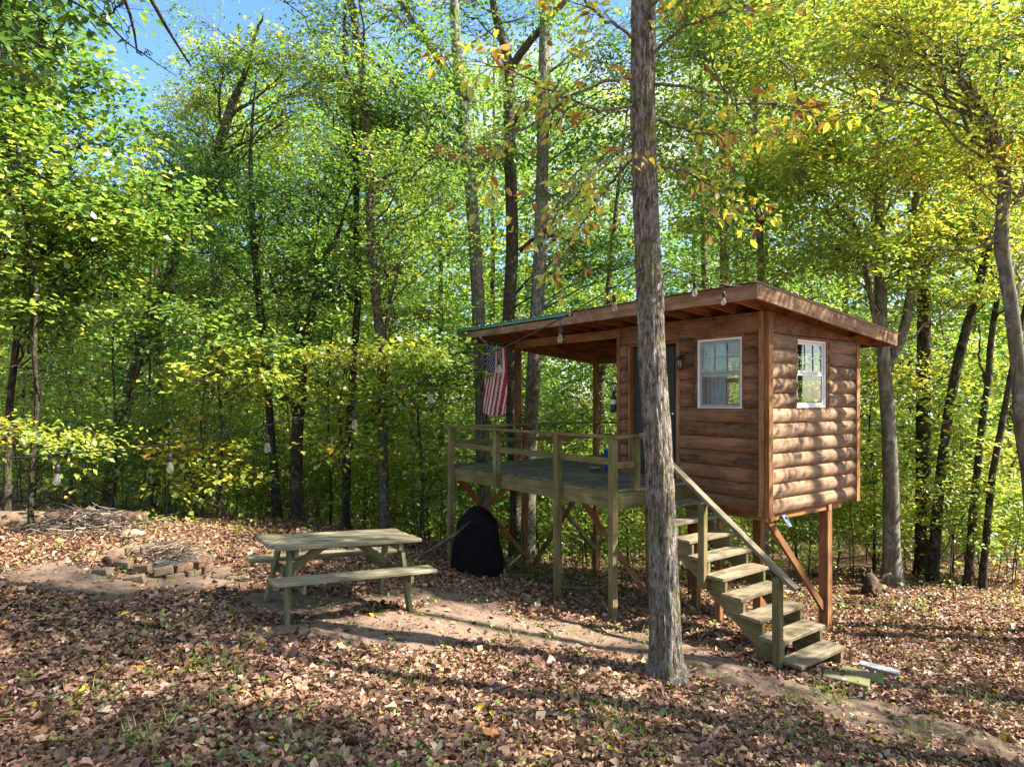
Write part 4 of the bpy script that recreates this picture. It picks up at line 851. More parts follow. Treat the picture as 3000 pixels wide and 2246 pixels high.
board('door_head', C(DR[0]-.05, -.02, DR[3]+.02), C(DR[1]+.03, -.02, DR[3]+.02), .07, .04, M['cedar'], CAB)

def window(o, along, at, out, muntin_upper=True, wide_trim=False):
    """o=(a0,a1,z0,z1) in a wall; out = outward sign along the normal"""
    a0, a1, z0, z1 = o
    def it(x0, x1, n0, n1, y0, y1):   # a range, depth range (outward +), z range -> cabin space box
        b0, b1 = sorted((at+out*n0, at+out*n1))
        return (-x1, -x0, b0, b1, y0+3.3, y1+3.3) if along == 'u' else (-b1, -b0, x0, x1, y0+3.3, y1+3.3)
    fr = .032; d0, d1 = -.055, .012
    w = link('window', boxes_mesh('window', [it(a0, a0+fr, d0, d1, z0, z1), it(a1-fr, a1, d0, d1, z0, z1), it(a0+fr, a1-fr, d0, d1-.002, z1-fr, z1), it(a0+fr, a1-fr, d0, d1-.002, z0, z0+fr)], M['vinyl'], .003), parent=CAB)
    zm = (z0+z1)/2+.01; s = .034; b0, b1 = a0+fr+.001, a1-fr-.001; sm = M['greyvinyl'] if along == 'u' else M['vinyl']
    for (y0, y1, e0, e1) in ((zm+.002, z1-fr-.001, -.036, -.014), (z0+fr+.001, zm-.002, -.030, -.004)):
        link('sash', boxes_mesh('sash', [it(b0, b0+s, e0, e1, y0, y1), it(b1-s, b1, e0, e1, y0, y1), it(b0+s, b1-s, e0, e1-.001, y1-s, y1), it(b0+s, b1-s, e0, e1-.001, y0, y0+s)], sm, .002), parent=w)
        g = (e0+e1)/2
        link('pane', boxes_mesh('pane', [it(b0+s-.006, b1-s+.006, g-.002, g+.002, y0+s-.006, y1-s+.006)], M['glass'], 0), parent=w)
    u0, u1, y0, y1 = b0+s, b1-s, zm+s, z1-fr-s
    for k in (1, 2): x = u0+(u1-u0)*k/3; link('muntin', boxes_mesh('muntin', [it(x-.008, x+.008, -.020, -.012, y0, y1)], sm, 0), parent=w)
    ym = (y0+y1)/2; link('muntin', boxes_mesh('muntin', [it(u0, u1, -.0205, -.0115, ym-.008, ym+.008)], sm, 0), parent=w)
    t = .032
    for r_ in ((a0-t-.001, a0-.002, z0-t, z1+t), (a1+.002, a1+t+.001, z0-t, z1+t), (a0-.001, a1+.001, z1+.002, z1+t-.002), (a0-.001, a1+.001, z0-t, z0-.002)):
        link('trim', boxes_mesh('trim', [it(r_[0], r_[1], -.03, .03, r_[2], r_[3])], M['cedar'], .003), parent=w)
    return w
window(WF, 'u', 0, -1); window(WR, 'v', 0, -1); window(WB, 'u', WD, 1); window(WB2, 'u', WD, 1)

# roof: sheathing, rafters, fascias, ribbed metal sheets
RU0, RU1, RV0, RV1 = -.30, 6.37, -.70, 3.07; RTH = .15
def rz(v, off=0.0): return roof_under(v)+off
sl = math.atan(.103)
def roof_quad(u0, u1, v0, v1, o0, o1, name, mat, parent):
    p = [C(u, v, rz(v, o)) for o in (o0, o1) for (u, v) in ((u0, v0), (u1, v0), (u1, v1), (u0, v1))]
    me = bpy.data.meshes.new(name); me.from_pydata([tuple(x) for x in p], [], [(0, 1, 2, 3), (7, 6, 5, 4), (1, 0, 4, 5), (2, 1, 5, 6), (3, 2, 6, 7), (0, 3, 7, 4)]); me.update()
    return link(name, me, mat, parent)
roof = roof_quad(RU0+.005, RU1-.005, RV0+.005, RV1-.005, RTH+.002, RTH+.018, 'roof', M['sheath'], CAB)
k = 0; u = RU0+.36
while u < RU1-.1:
    board('rafter', C(u, RV0+.04, rz(RV0+.04, RTH/2)), C(u, RV1-.04, rz(RV1-.04, RTH/2)), .04, RTH-.004, M['cedar'], roof); u += .41
board('fascia', C(RU0-.02, RV0+.018, rz(RV0, RTH/2-.005)), C(2.95, RV0+.018, rz(RV0, RTH/2-.005)), .036, RTH+.03, M['fascia'], roof)
board('fascia', C(2.954, RV0+.018, rz(RV0, RTH/2-.035)), C(RU1, RV0+.018, rz(RV0, RTH/2-.035)), .036, RTH-.025, M['fascia'], roof)
board('drip_strip', C(2.96, RV0-.004, rz(RV0, RTH+.008)), C(RU1-.01, RV0-.004, rz(RV0, RTH+.008)), .02, .065, M['teal'], roof)
board('fascia', C(RU0, RV1-.018, rz(RV1, RTH/2-.005)), C(RU1, RV1-.018, rz(RV1, RTH/2-.005)), .036, RTH+.02, M['fascia'], roof)
board('barge_board', C(RU0-.003, RV0+.04, rz(RV0+.04, RTH/2-.005)), C(RU0-.003, RV1-.02, rz(RV1-.02, RTH/2-.005)), .036, RTH+.03, M['fascia'], roof)
board('barge_board', C(RU1-.02, RV0+.04, rz(RV0+.04, RTH/2-.005)), C(RU1-.02, RV1-.04, rz(RV1-.04, RTH/2-.005)), .036, RTH+.02, M['cedar'], roof)
board('corner_cap', C(RU1+.005, RV0-.02, rz(RV0, .02)), C(RU1+.005, RV0-.02, rz(RV0, .17)), .06, .06, M['steel'], roof, up=(0, 1, 0))
for uu in (-.15,): 
    for v in (.5, 1.4, 2.3): board('lookout', C(RU0+.02, v, rz(v, RTH/2)), C(.06, v, rz(v, RTH/2)), .04, .08, M['cedar'], roof)
def metal_sheet(u0, u1):
    pts = []; n = int(round((u1-u0)/.2286)); w = (u1-u0)/n
    for i in range(n):
        b = u0+i*w
        for du, h in ((0, .018), (.018, .018), (.036, 0), (.09, 0), (.10, .004), (.11, 0), (.15, 0), (.16, .004), (.17, 0), (w-.018, 0)): pts.append((b+du, h))
    pts.append((u1, .018)); v = []; f = []
    for vv in (RV0-.045, RV1+.05):
        for (a, h) in pts: v.append(tuple(C(a, vv, rz(vv, RTH+.024+h))))
    for vv in (RV0-.045, RV1+.05):
        for (a, h) in pts: v.append(tuple(C(a, vv, rz(vv, RTH+.0225+h))))
    n = len(pts)
    for i in range(n-1): f += [(i, n+i, n+i+1, i+1), (2*n+i, 2*n+i+1, 3*n+i+1, 3*n+i), (i, i+1, 2*n+i+1, 2*n+i), (n+i+1, n+i, 3*n+i, 3*n+i+1)]
    me = bpy.data.meshes.new('metal_sheet'); me.from_pydata(v, [], f); me.update(); link('metal_sheet', me, M['metal'], roof)
for i in range(8): metal_sheet(RU0-.04+i*.845, RU0-.04+(i+1)*.845-.003)
# roof posts and headers over the deck
PU = 5.30
board('post', C(PU, 0.0, ZF+.001), C(PU, 0.0, .985), .10, .09, M['cedar'], CAB, up=(0, 1, 0))
board('header', C(WL+.035, 0.0, 1.06), C(PU+.05, 0.0, 1.06), .085, .145, M['cedar'], CAB)
post(5.30, 2.10, roof_under(2.1)-.15, .10, M['cedar'])
board('header', C(WL+.035, 2.10, roof_under(2.1)-.078), C(PU+.05, 2.10, roof_under(2.1)-.078), .085, .14, M['cedar'], CAB)

# deck
DU0, DU1, DV0, DV1 = 1.13, 5.22, -1.56, 2.16
deck = link('deck', boxes_mesh('deck', [(-DU1+.05, -DU0-.05, DV0+.05, DV0+.085, ZF-.25+3.3, ZF-.034+3.3), (-DU1+.05, -WL-.02, -.05, -.012, ZF-.25+3.3, ZF-.034+3.3), (-DU1+.05, -WL-.02, DV1-.09, DV1-.05, ZF-.25+3.3, ZF-.034+3.3)], M['cedar']), parent=CAB)
board('rim_joist', C(DU0+.003, DV0+.022, ZF-.148), C(DU1, DV0+.022, ZF-.148), .042, .228, M['olive'], deck)
board('rim_joist', C(DU1-.02, DV0+.046, ZF-.15), C(DU1-.02, DV1, ZF-.15), .04, .225, M['olive'], deck)
board('rim_joist', C(DU0+.022, DV0+.046, ZF-.15), C(DU0+.022, -.02, ZF-.15), .04, .225, M['olive'], deck)
board('rim_joist', C(WL+.06, DV1-.022, ZF-.15), C(DU1-.05, DV1-.022, ZF-.15), .04, .225, M['cedar'], deck)
u = 1.55
while u < DU1-.2:
    board('joist', C(u, DV0+.09, ZF-.14), C(u, DV1-.1 if u > WL+.05 else -.06, ZF-.14), .038, .19, M['cedar'], deck); u += .41
u = DU0-.01
while u+.135 < DU1+.04:
    v1 = DV1+rnd.uniform(-.005, .01) if u > WL-.02 else -.045
    v0 = DV0-.012+rnd.uniform(-.008, .012)
    def clear(u): return u+.0675
    board('deck_board', C(u+.0675, v0, ZF-.016+rnd.uniform(-.0015, .0015)), C(u+.0675, v1, ZF-.016+rnd.uniform(-.0015, .0015)), .135, .030, M['deck'], deck); u += .1405
# deck posts in front and their railing
RT = -.49
rail = board('railing', C(DU1+.06, DV0-.035, RT), C(DU0-.06, DV0-.035, RT), .14, .035, M['olive'], CAB)
inv = rail.matrix_basis.inverted()
def rboard(name, p0, p1, w, h, mat='olive', up=(0, 0, 1)):
    o = board(name, p0, p1, w, h, M[mat], rail, up); o.matrix_basis = inv @ o.matrix_basis; return o
FV = DV0-.050
for (uu, leg) in ((5.16, True), (3.76, False), (2.26, True), (1.165, True)):
    z0 = cab_ground(uu, FV)-.15 if leg else ZF-.255
    rboard('post', C(uu, FV, z0), C(uu, FV, RT-.018), .088, .095, up=(0, 1, 0))
for (ua, ub) in ((5.115, 3.805), (3.715, 2.305), (2.215, 1.21)): rboard('mid_rail', C(ua, FV+.02, -.81), C(ub, FV+.02, -.81), .036, .09)
# return toward the stairs
rboard('mid_rail', C(DU0+.02, FV+.06, -.86), C(DU0+.02, -1.24, -.86), .036, .085)
rboard('post', C(DU0+.02, -1.195, ZF-.03), C(DU0+.02, -1.195, RT-.018), .09, .085, up=(0, 1, 0))
rboard('top_rail', C(DU0+.01, DV0+.04, RT+.001), C(DU0+.01, -1.12, RT+.001), .12, .034)
# left and back runs
rboard('top_rail', C(DU1+.0, DV0+.04, RT), C(DU1+.0, DV1, RT), .13, .034)
rboard('top_rail', C(WL+.04, DV1-.01, RT), C(DU1-.07, DV1-.01, RT), .12, .034, 'cedar')
rboard('mid_rail', C(DU1+.02, DV0+.04, -.78), C(DU1+.02, .07, -.78), .036, .085)
rboard('mid_rail', C(DU1+.02, .24, -.78), C(DU1+.02, 2.05, -.78), .036, .085, 'cedar')
rboard('mid_rail', C(WL+.04, DV1+.02, -.78), C(DU1-.05, DV1+.02, -.78), .036, .085, 'cedar')
rboard('post', C(DU1+.06, .155, cab_ground(5.2, .155)-.1), C(DU1+.06, .155, RT-.018), .085, .085, 'cedar', up=(0, 1, 0))
# braces below the deck
gl = lambda u, v: cab_ground(u, v)
brace(C(5.12, DV0+.10, ZF-.27), C(5.12, .10, gl(5.12, .1)+.25), .04, .09, 'cedar', deck)
brace(C(5.03, -.10, ZF-.27), C(5.03, -1.35, gl(5.0, DV0)+.75), .04, .09, 'cedar', deck)
brace(C(5.0, .14, gl(5, .14)+.15), C(3.5, .1, ZF-.27), .04, .09, 'cedar', deck)
brace(C(5.10, .25, ZF-.27), C(5.26, 2.03, gl(5.2, 2.0)+.5), .04, .09, 'olive', deck)
brace(C(2.62, -.9, ZF-.27), C(1.95, -.1, gl(1.95, -.1)+.15), .04, .09, 'cedar', deck)
board('cleat', C(5.30, 2.035, gl(5.3, 2.1)+.72), C(5.30, 2.165, gl(5.3, 2.1)+.72), .16, .12, M['olive'], deck)

# stairs
TN = [(.257-.2375*k, -1.724-.1755*k) for k in range(-2, 7)]
SV0, SV1 = -1.20, -.30
def stringer(v):
    """saw-tooth board"""
    pts = [(.985, ZF-.03)]
    for (un, zt) in TN:
        pts += [(un+.2375, zt-.042), (un+.012, zt-.042)]
    pts2 = [pts[0], (.985, TN[0][1]-.042)]
    for i, (un, zt) in enumerate(TN):
        pts2.append((un+.015, zt-.042))
        nz = TN[i+1][1]-.042 if i < len(TN)-1 else gl(un, v)-.06
        pts2.append((un+.015, nz))
    zend = gl(TN[-1][0], v)-.07
    low = [(TN[-1][0]+.17, zend), (-.58, gl(-.58, v)-.07), (-.58, -2.74), (.985, -1.60)]
    poly = pts2+low
    n = len(poly); T = .04; w = [(-a, v-T/2, z+3.3) for a, z in poly]+[(-a, v+T/2, z+3.3) for a, z in poly]
    f = [tuple(range(n)), tuple(range(2*n-1, n-1, -1))]+[((i+1) % n, i, n+i, n+(i+1) % n) for i in range(n)]
    me = bpy.data.meshes.new('stringer'); me.from_pydata(w, [], f); me.update(); return me
st = link('staircase', stringer(SV0+.06), M['olive'], CAB)
link('stringer', stringer(SV1-.06), M['olive'], st)
for (un, zt) in TN:
    board('tread', C(un+.135, SV0-.02, zt-.02+rnd.uniform(-.002, .002)), C(un+.135, SV1+.02, zt-.02), .265, .04, M['tread'], st)
HV = SV0-.045
board('post', C(.05, HV, -2.24), C(.05, HV, -1.24), .085, .075, M['olive'], st, up=(0, 1, 0))
board('post', C(-.91, HV, gl(-.91, HV)-.12), C(-.91, HV, -1.90), .085, .085, M['olive'], st, up=(0, 1, 0))
board('handrail', C(1.02, HV+.005, -.455), C(-1.12, HV+.005, -1.985), .10, .042, M['tread'], st)
for (uu) in (.52,): board('post', C(uu, SV1+.03, gl(uu, SV1)-.1), C(uu, SV1+.03, -1.62), .08, .08, M['cedar'], st, up=(0, 1, 0))
board('landing_edge', C(DU0-.02, SV0-.05, ZF-.02), C(DU0-.02, -.05, ZF-.02), .05, .035, M['tread'], st)

# things fixed to or standing on the cabin
def solid(name, loc, rzz, label, cat, group=None): return empty(name, loc, rzz, label, cat, group)
CR = math.atan2(-.801, .598)
wlp = cabw(1.27, -.14, .42)
wl_ = solid('wall_lantern', wlp, CR, 'small black caged lantern on the wall between door and front window', 'wall lantern')
link('cage', lathe('cage', [(.034, 0), (.040, .01), (.046, .012), (.05, .15), (.044, .155)], 8, M['dark_metal'], False), parent=wl_).scale = (.8, .8, .12)
for i in range(6):
    a = i*math.pi/3; tube_obj('bar', [(.040*math.cos(a), .040*math.sin(a), .0), (.047*math.cos(a), .047*math.sin(a), .155)], .0035, M['dark_metal'], wl_, 5)
for z in (.05, .10): 
    o = link('ring', lathe('ring', [(.042, z-.003), (.049, z), (.042, z+.003)], 12, M['dark_metal'], False), parent=wl_)
link('glass', lathe('glass', [(.030, .015), (.036, .02), (.038, .14), (.03, .15)], 12, M['bulbglass']), parent=wl_)
link('cap', lathe('cap', [(.072, .152), (.074, .16), (.03, .19), (.012, .20), (.008, .215)], 12, M['dark_metal']), parent=wl_)
link('arm', boxes_mesh('arm', [(-.01, .01, -.005, .118, .196, .214), (-.035, .035, .096, .112, .12, .26)], M['dark_metal']), parent=wl_)

# flag on a slanted pole at the roof post
def flag():
    base = cabw(PU+.05, -.06, .55); top = PT(1408, 990, base.y-.25)
    root = solid('flag', base, 0, 'striped red and white flag with starred blue canton hanging from the deck post', 'flag')
    tube_obj('pole', [(0, 0, 0), tuple((top-base)*.5), tuple(top-base)], .012, M['cedar'], root)
    ball = link('finial', lathe('finial', [(.003, -.02), (.018, -.012), (.022, 0), (.018, .012), (.003, .02)], 10, M['steel']), parent=root); ball.location = top-base
    tl = PT(1419, 1003, base.y-.22)-base
    def pos(s, t):
        w = .42*(1-.10*t)
        x = s*w+.02*math.sin(6*s+3*t)-.035*t*(1-s)+.06*s*t; x = x-.05*t*t*(s-.2)
        y = .055*math.sin(s*9.5+1.2*t)*(.35+.65*t)+.03*math.sin(3*t+4*s)
        z = -1.42*t*(1-.10*abs(s-.55)) - .10*s*(1-t)
        return Vector((tl.x+x, tl.y+y, tl.z+z))
    NS, NT = 39, 40; v = [pos(i/NS, j/NT) for j in range(NT+1) for i in range(NS+1)]; f = []; mi = []
    for j in range(NT):
        for i in range(NS):
            f.append((j*(NS+1)+i, j*(NS+1)+i+1, (j+1)*(NS+1)+i+1, (j+1)*(NS+1)+i))
            se = (i+.5)/NS+.45*max(0, j/NT-.33); se = 2-se if se > 1 else se; stripe = min(12, int(se*13)); mi.append(2 if (stripe < 7 and j < NT*.40) else (0 if stripe % 2 == 0 else 1))
    me = bpy.data.meshes.new('cloth'); me.from_pydata([tuple(p) for p in v], [], f); me.update()
    for k in ('redcloth', 'whitecloth', 'bluecloth'): me.materials.append(M[k])
    for p, k in zip(me.polygons, mi): p.material_index = k; p.use_smooth = True
    cl_ = link('cloth', me, parent=root)
    sv = []; sf = []
    for side in (-1, 1):
        for r_ in range(9):
            for c in range(6 if r_ % 2 == 0 else 5):
                s0 = (r_+1)/10*(7/13); t0 = ((c+.5)/6 if r_ % 2 == 0 else (c+1)/6)*.40
                b = len(sv)
                for q in range(10):
                    a = math.pi*q/5; rr = (.021 if q % 2 == 0 else .009)
                    ss, tt = s0+rr*math.cos(a)/.9*1.6, t0+rr*math.sin(a)/1.42*1.1
                    p = pos(ss, tt); n = (pos(ss+.01, tt)-p).cross(pos(ss, tt+.01)-p).normalized()
                    sv.append(tuple(p+n*.003*side))
                p = pos(s0, t0); n = (pos(s0+.01, t0)-p).cross(pos(s0, t0+.01)-p).normalized(); sv.append(tuple(p+n*.003*side))
                for q in range(10): sf.append((b+q, b+(q+1) % 10, b+10))
    me = bpy.data.meshes.new('stars'); me.from_pydata(sv, [], sf); me.update(); o = link('stars', me, M['whitecloth'], cl_)
flag()
# camping lantern hanging at the left wall
def camp_lantern():
    p = cabw(WL+.17, -.02, -.20)
    r = solid('camping_lantern', p, 0, 'green gas camping lantern hanging beside the left cabin corner', 'lantern')
    link('cylinder', lathe('cylinder', [(.05, 0), (.055, .01), (.055, .17), (.05, .21), (.03, .235), (.016, .25)], 20, M['greencan']), parent=r)
    link('label_band', lathe('label_band', [(.0555, .12), (.0562, .122), (.0562, .188), (.0555, .19)], 20, M['whitecloth']), parent=r)
    link('base', lathe('base', [(.075, -.012), (.078, -.004), (.055, .0)], 20, M['dark_metal']), parent=r)
    link('burner', lathe('burner', [(.016, .25), (.016, .28), (.035, .285), (.035, .30), (.012, .305), (.012, .33)], 14, M['dark_metal']), parent=r)
    link('globe', lathe('globe', [(.045, .332), (.047, .34), (.047, .445), (.045, .45)], 18, M['bulbglass']), parent=r)
    link('tray', lathe('tray', [(.05, .325), (.055, .328), (.055, .333), (.05, .335)], 18, M['dark_metal']), parent=r)
    link('hood', lathe('hood', [(.07, .45), (.072, .456), (.03, .475), (.01, .48)], 18, M['dark_metal']), parent=r)
    for i in range(6): a = i*math.pi/3; tube_obj('bar', [(.053*math.cos(a), .053*math.sin(a), .33), (.053*math.cos(a), .053*math.sin(a), .455)], .0025, M['dark_metal'], r, 5)
    h = roof_under(0)+ZC-p.z
    tube_obj('hanger', [(0, 0, .48), (.005, 0, .9), (0, 0, h)], .003, M['dark_metal'], r, 5)
camp_lantern()
# solar light at the near corner
p = cabw(-.09, .34, -1.60)
s_ = solid('solar_light', p, CR, 'small blue grey solar panel light under the near cabin corner', 'solar light')
o = link('panel', boxes_mesh('panel', [(-.004, .004, -.055, .055, -.085, .085)], M['solar']), parent=s_); o.rotation_euler = (0, R(-32), R(8))
link('bracket', boxes_mesh('bracket', [(-.095, -.002, -.012, .012, .02, .05)], M['dark_metal']), parent=s_)
# on the deck: bowl, blue tub with plant, mat
p = cabw(2.85, -.30, ZF); b_ = solid('dog_bowl', p+Vector((0, 0, .003)), 0, 'stainless steel bowl on the deck boards behind the railing', 'bowl')
link('bowl', lathe('bowl', [(.075, 0), (.078, .003), (.088, .055), (.095, .062), (.093, .066), (.084, .058), (.072, .012), (.002, .010)], 28, M['steel']), parent=b_)
link('rim', lathe('rim', [(.092, .060), (.098, .064), (.096, .069), (.090, .066)], 28, M['steel']), parent=b_)
p = cabw(2.68, -.10, ZF); t_ = solid('blue_tub', p+Vector((0, 0, .003)), CR, 'bright blue plastic tub on the deck near the door', 'tub')
link('tub', lathe('tub', [(.10, 0), (.105, .006), (.12, .33), (.128, .335), (.128, .35), (.118, .35), (.113, .335), (.10, .02), (.002, .018)], 24, M['blue']), parent=t_)
link('soil', lathe('soil', [(.112, .29), (.002, .30)], 20, M['ash']), parent=t_)
cr_ = Crown(); e = np.array([[rng.normal(0, .06), rng.normal(0, .06), .42+rng.random()*.12] for _ in range(9)]); cr_.spray(e, rand_unit(9)*np.array([1, 1, .3]), 8, .07, .66, .08, .12, .16)
tb_ = Buf(); tb_.twigs(np.c_[e[:, :2]*.3, np.full(9, .29)], e, .003, .002); link('stem', tb_.mesh('stem', M['twig']), parent=t_); link('foliage', cr_.mesh('foliage'), parent=t_)
p = cabw(1.72, -.62, ZF); m_ = link('door_mat', boxes_mesh('door_mat', [(-.46, .46, -.26, .26, .002, .014)], M['rubber'])); m_.location = p; m_.rotation_euler = (0, 0, CR); tag(m_, 'grey brown patterned mat on the deck before the dark door', 'door mat')
# curtain inside the front window
p = cabw(.90, .16, -.1)
v = []; f = []
for i in range(25):
    for z in (-.35, .95): v.append((-.19+.38*i/24, .012*math.sin(i*1.3), z))
for i in range(24): f.append((2*i, 2*i+2, 2*i+3, 2*i+1))
me = bpy.data.meshes.new('curtain'); me.from_pydata(v, [], f); me.update(); o = link('curtain', me, M['teal_curtain']); sm_ = o.modifiers.new('thick', 'SOLIDIFY'); sm_.thickness = .004
o.location = p; o.rotation_euler = (0, 0, CR); tag(o, 'teal curtain behind the left half of the front window', 'curtain')
# ------------------------------------------------------------------ picnic table
TX, TY = -1.96, 7.30; TZ = ZC-1.553-.745
tbl = empty('picnic_table', (TX, TY, TZ), R(33), 'weathered grey green wooden picnic table with attached benches', 'picnic table')
tbl.rotation_euler = (0, R(3.4), R(33))
TM = Matrix.Translation((TX, TY, TZ)) @ tbl.rotation_euler.to_matrix().to_4x4()
y = -.365
for i in range(5): board('top_plank', (-.80-.05*(i > 0)+rnd.uniform(-.006, .006), y+.071, .725), (.83-.03*(i > 1)+rnd.uniform(-.006, .006), y+.071, .725+rnd.uniform(-.002, .002)), .138, .04, M['table'], tbl, bev=.007); y += .1465
for s in (-1, 1):
    board('bench', (-.88, s*.565, .44), (.88, s*.565, .44), .25, .04, M['table'], tbl, bev=.008)
    for e in (-1, 1):
        w_ = TM @ Vector((e*.68, s*.475, 0)); g = gz(w_.x, w_.y)-w_.z
        board('leg', (e*.68, s*.475, min(g, .06)-.05), (e*.62, s*.20, .704), .045, .095, M['tableleg'], tbl, up=(0, 1, 0))
    board('brace', (s*.62, 0, .38), (s*.16, 0, .685), .04, .085, M['tableleg'], tbl)
    board('cross_beam', (s*.625-s*.045, -.68, .375), (s*.625-s*.045, .68, .375), .04, .09, M['tableleg'], tbl)
    board('top_cleat', (s*.58, -.33, .66), (s*.58, .33, .66), .04, .088, M['tableleg'], tbl)
    board('bench_cleat', (0, s*.46, .40), (0, s*.67, .40), .085, .04, M['tableleg'], tbl)
board('top_cleat', (0, -.33, .682), (0, .33, .682), .085, .04, M['tableleg'], tbl)

# ------------------------------------------------------------------ brick fire ring with sticks
FC = hit(470, 1648); pit = empty('fire_pit', FC, 0, 'ring of loose red and tan bricks filled with dead sticks', 'fire pit')
def gl2(dx, dy): return gz(FC.x+dx, FC.y+dy)-FC.z
def stone_box(l, w, h, seed, bev=.008):
    bm = bmesh.new(); bmesh.ops.create_cube(bm, size=1); bmesh.ops.scale(bm, vec=(l, w, h), verts=bm.verts)
    bmesh.ops.bevel(bm, geom=bm.edges[:], offset=bev, segments=1, affect='EDGES')
    for v_ in bm.verts: v_.co += noise.noise_vector(v_.co*9+Vector((seed*7, 0, 0)))*.006
    me = bpy.data.meshes.new('brick'); bm.to_mesh(me); bm.free(); return me
bricks = [(stone_box(.205, .095, .088, i), ) for i in range(4)]
bm_r = [b[0] for b in bricks]; bm_t = [b[0].copy() for b in bricks]
for b in bm_r: b.materials.append(M['brick'])
for b in bm_t: b.materials.append(M['brick2'])
RP = .53; nb = 15
for layer in (0, 1):
    for i in range(nb):
        a = 2*math.pi*(i+.5*layer)/nb; deg = math.degrees(a) % 360
        if layer == 1 and (20 < deg < 75): continue
        if layer == 0 and 95 < deg < 110: continue
        r_ = RP+rnd.uniform(-.02, .02); dx, dy = r_*math.cos(a)*1.03, r_*math.sin(a)*.97
        o = link('brick', rnd.choice(bm_r if rnd.random() < .6 else bm_t), parent=pit)
        o.location = (dx, dy, max(gl2(dx, dy), -.06)-.012+layer*.09+rnd.uniform(-.004, .004)); o.rotation_euler = (rnd.uniform(-.06, .06), rnd.uniform(-.06, .06), a+math.pi/2+rnd.uniform(-.14, .14))
for (dx, dy, rz_) in ((.80, -.10, .5), (.72, .08, 1.0), (.10, -.72, .2), (-.28, -.70, -.2)):
    o = link('brick', rnd.choice(bm_t), parent=pit); o.location = (dx, dy, gl2(dx, dy)+.02); o.rotation_euler = (.1, -.12, rz_)
ab = []; 
o = link('ash_bed', lathe('ash_bed', [(.47, -.08), (.43, -.01), (.25, .03), (.002, .045)], 24, M['ash']), parent=pit)
def stick_obj(name, a, b, r0, mat, parent, bend=.06, n=6, sides=5):
    a = np.array(a, float); b = np.array(b, float); L_ = np.linalg.norm(b-a)
    q = np.linspace(0, 1, n)[:, None]*(b-a)+a; q[1:-1] += rng.normal(0, bend*L_*.5, (n-2, 3))
    return tube_obj(name, q, np.linspace(r0, r0*.45, n), mat, parent, sides)
for i in range(70):
    a = rng.uniform(0, 2*np.pi); c = rng.normal(0, .2, 2)+np.array([.12, .05]); L_ = rng.uniform(.2, .55); z = rng.uniform(.07, .26)*max(.3, 1-np.hypot(*c)*1.4)
    d = np.array([math.cos(a), math.sin(a)])*L_/2
    stick_obj('stick', (c[0]-d[0], c[1]-d[1], z+rng.uniform(-.05, .04)+.03), (c[0]+d[0], c[1]+d[1], z+rng.uniform(-.04, .08)+.03), rng.uniform(.004, .011), M['stick2'] if rng.random() < .25 else M['stick'], pit)

# ------------------------------------------------------------------ brush pile, cut log, loose wood
bp_ = hit(270, 1555); brush = empty('brush_pile', bp_, 0, 'low heap of dead branches at the clearing edge beside the cut log', 'brush pile')
for i in range(130):
    a = rng.normal(.1, .55)+(math.pi if rng.random() < .5 else 0); cx = rng.normal(-.15, .36); cy_ = rng.normal(0, .26); hgt = .36*math.exp(-(cx/.75)**2-(cy_/.4)**2)
    z = gz(bp_.x+cx, bp_.y+cy_)-bp_.z+rng.uniform(.0, 1)*hgt+.02; L_ = rng.uniform(.3, 1.0); d = np.array([math.cos(a), math.sin(a)*.8])*L_/2
    stick_obj('stick', (cx-d[0], cy_-d[1], max(z+rng.normal(0, .07), .02)), (cx+d[0], cy_+d[1], max(z+rng.normal(0, .07), .02)), rng.uniform(.005, .016), M['stick2'] if rng.random() < .2 else M['stick'], brush, .08)
lg = hit(40, 1552); log = empty('cut_log', lg, 0, 'short barkless cut log lying at the far left of the clearing', 'log')
def log_thing(root, p0, p1, r0, r1, mat, endmat):
    q = np.linspace(np.array(p0), np.array(p1), 12); b = Buf(); b.tube(q, np.linspace(r0, r1, 12), 22, rough=bark_rough(.07, 2, 3)); link('bark', b.mesh('bark', mat), parent=root)
    x = Vector(p1)-Vector(p0); 
    for p, s in ((p0, -1), (p1, 1)):
        o = link('cut_end', lathe('cut_end', [((r0 if s < 0 else r1)*.93, 0), ((r0 if s < 0 else r1)*.90, .012), (.003, .016)], 20, endmat), parent=root); o.rotation_mode = 'QUATERNION'; o.rotation_quaternion = (x*s).to_track_quat('Z', 'Y'); o.location = Vector(p)+x.normalized()*s*-.004
log_thing(log, (-.20, -.16, .15), (.36, .16, .12), .17, .14, M['rotwood'], M['cutwood'])
l2 = hit(120, 1548); lo2 = empty('fallen_log', l2, 0, 'dark decaying log half hidden behind the brush pile', 'log')
log_thing(lo2, (-.1, .25, .10), (1.25, .62, .05), .12, .10, M['rot'], M['cutwood'])
sw = hit(694, 1700); sl_ = empty('small_pale_log', sw, 0, 'short pale log on the ground between fire pit and picnic table', 'log')
log_thing(sl_, (-.14, 0, .025), (.14, .03, .028), .028, .024, M['stick2'], M['stick'])
def rock(name, px, py, s, label, mat, cat='stone'):
    p = hit(px, py); bm = bmesh.new(); bmesh.ops.create_icosphere(bm, subdivisions=3, radius=1)
    for v_ in bm.verts:
        v_.co = v_.co*(1+.25*noise.noise(v_.co*1.3+Vector((px, 0, 0)))+.06*noise.noise(v_.co*4)); v_.co = Vector((v_.co.x*s[0], v_.co.y*s[1], v_.co.z*s[2]))
    me = bpy.data.meshes.new(name); bm.to_mesh(me); bm.free()
    o = link(name, me, mat); o.location = p+Vector((0, 0, s[2]*.4)); return tag(o, label, cat)
rock('flat_stone', 382, 1568, (.20, .12, .06), 'flat tan stone on the leaves at the right end of the brush pile', M['stone'])
rock('tan_stone', 990, 1512, (.14, .1, .05), 'low tan stone at the clearing edge far behind the picnic table', M['stone'])
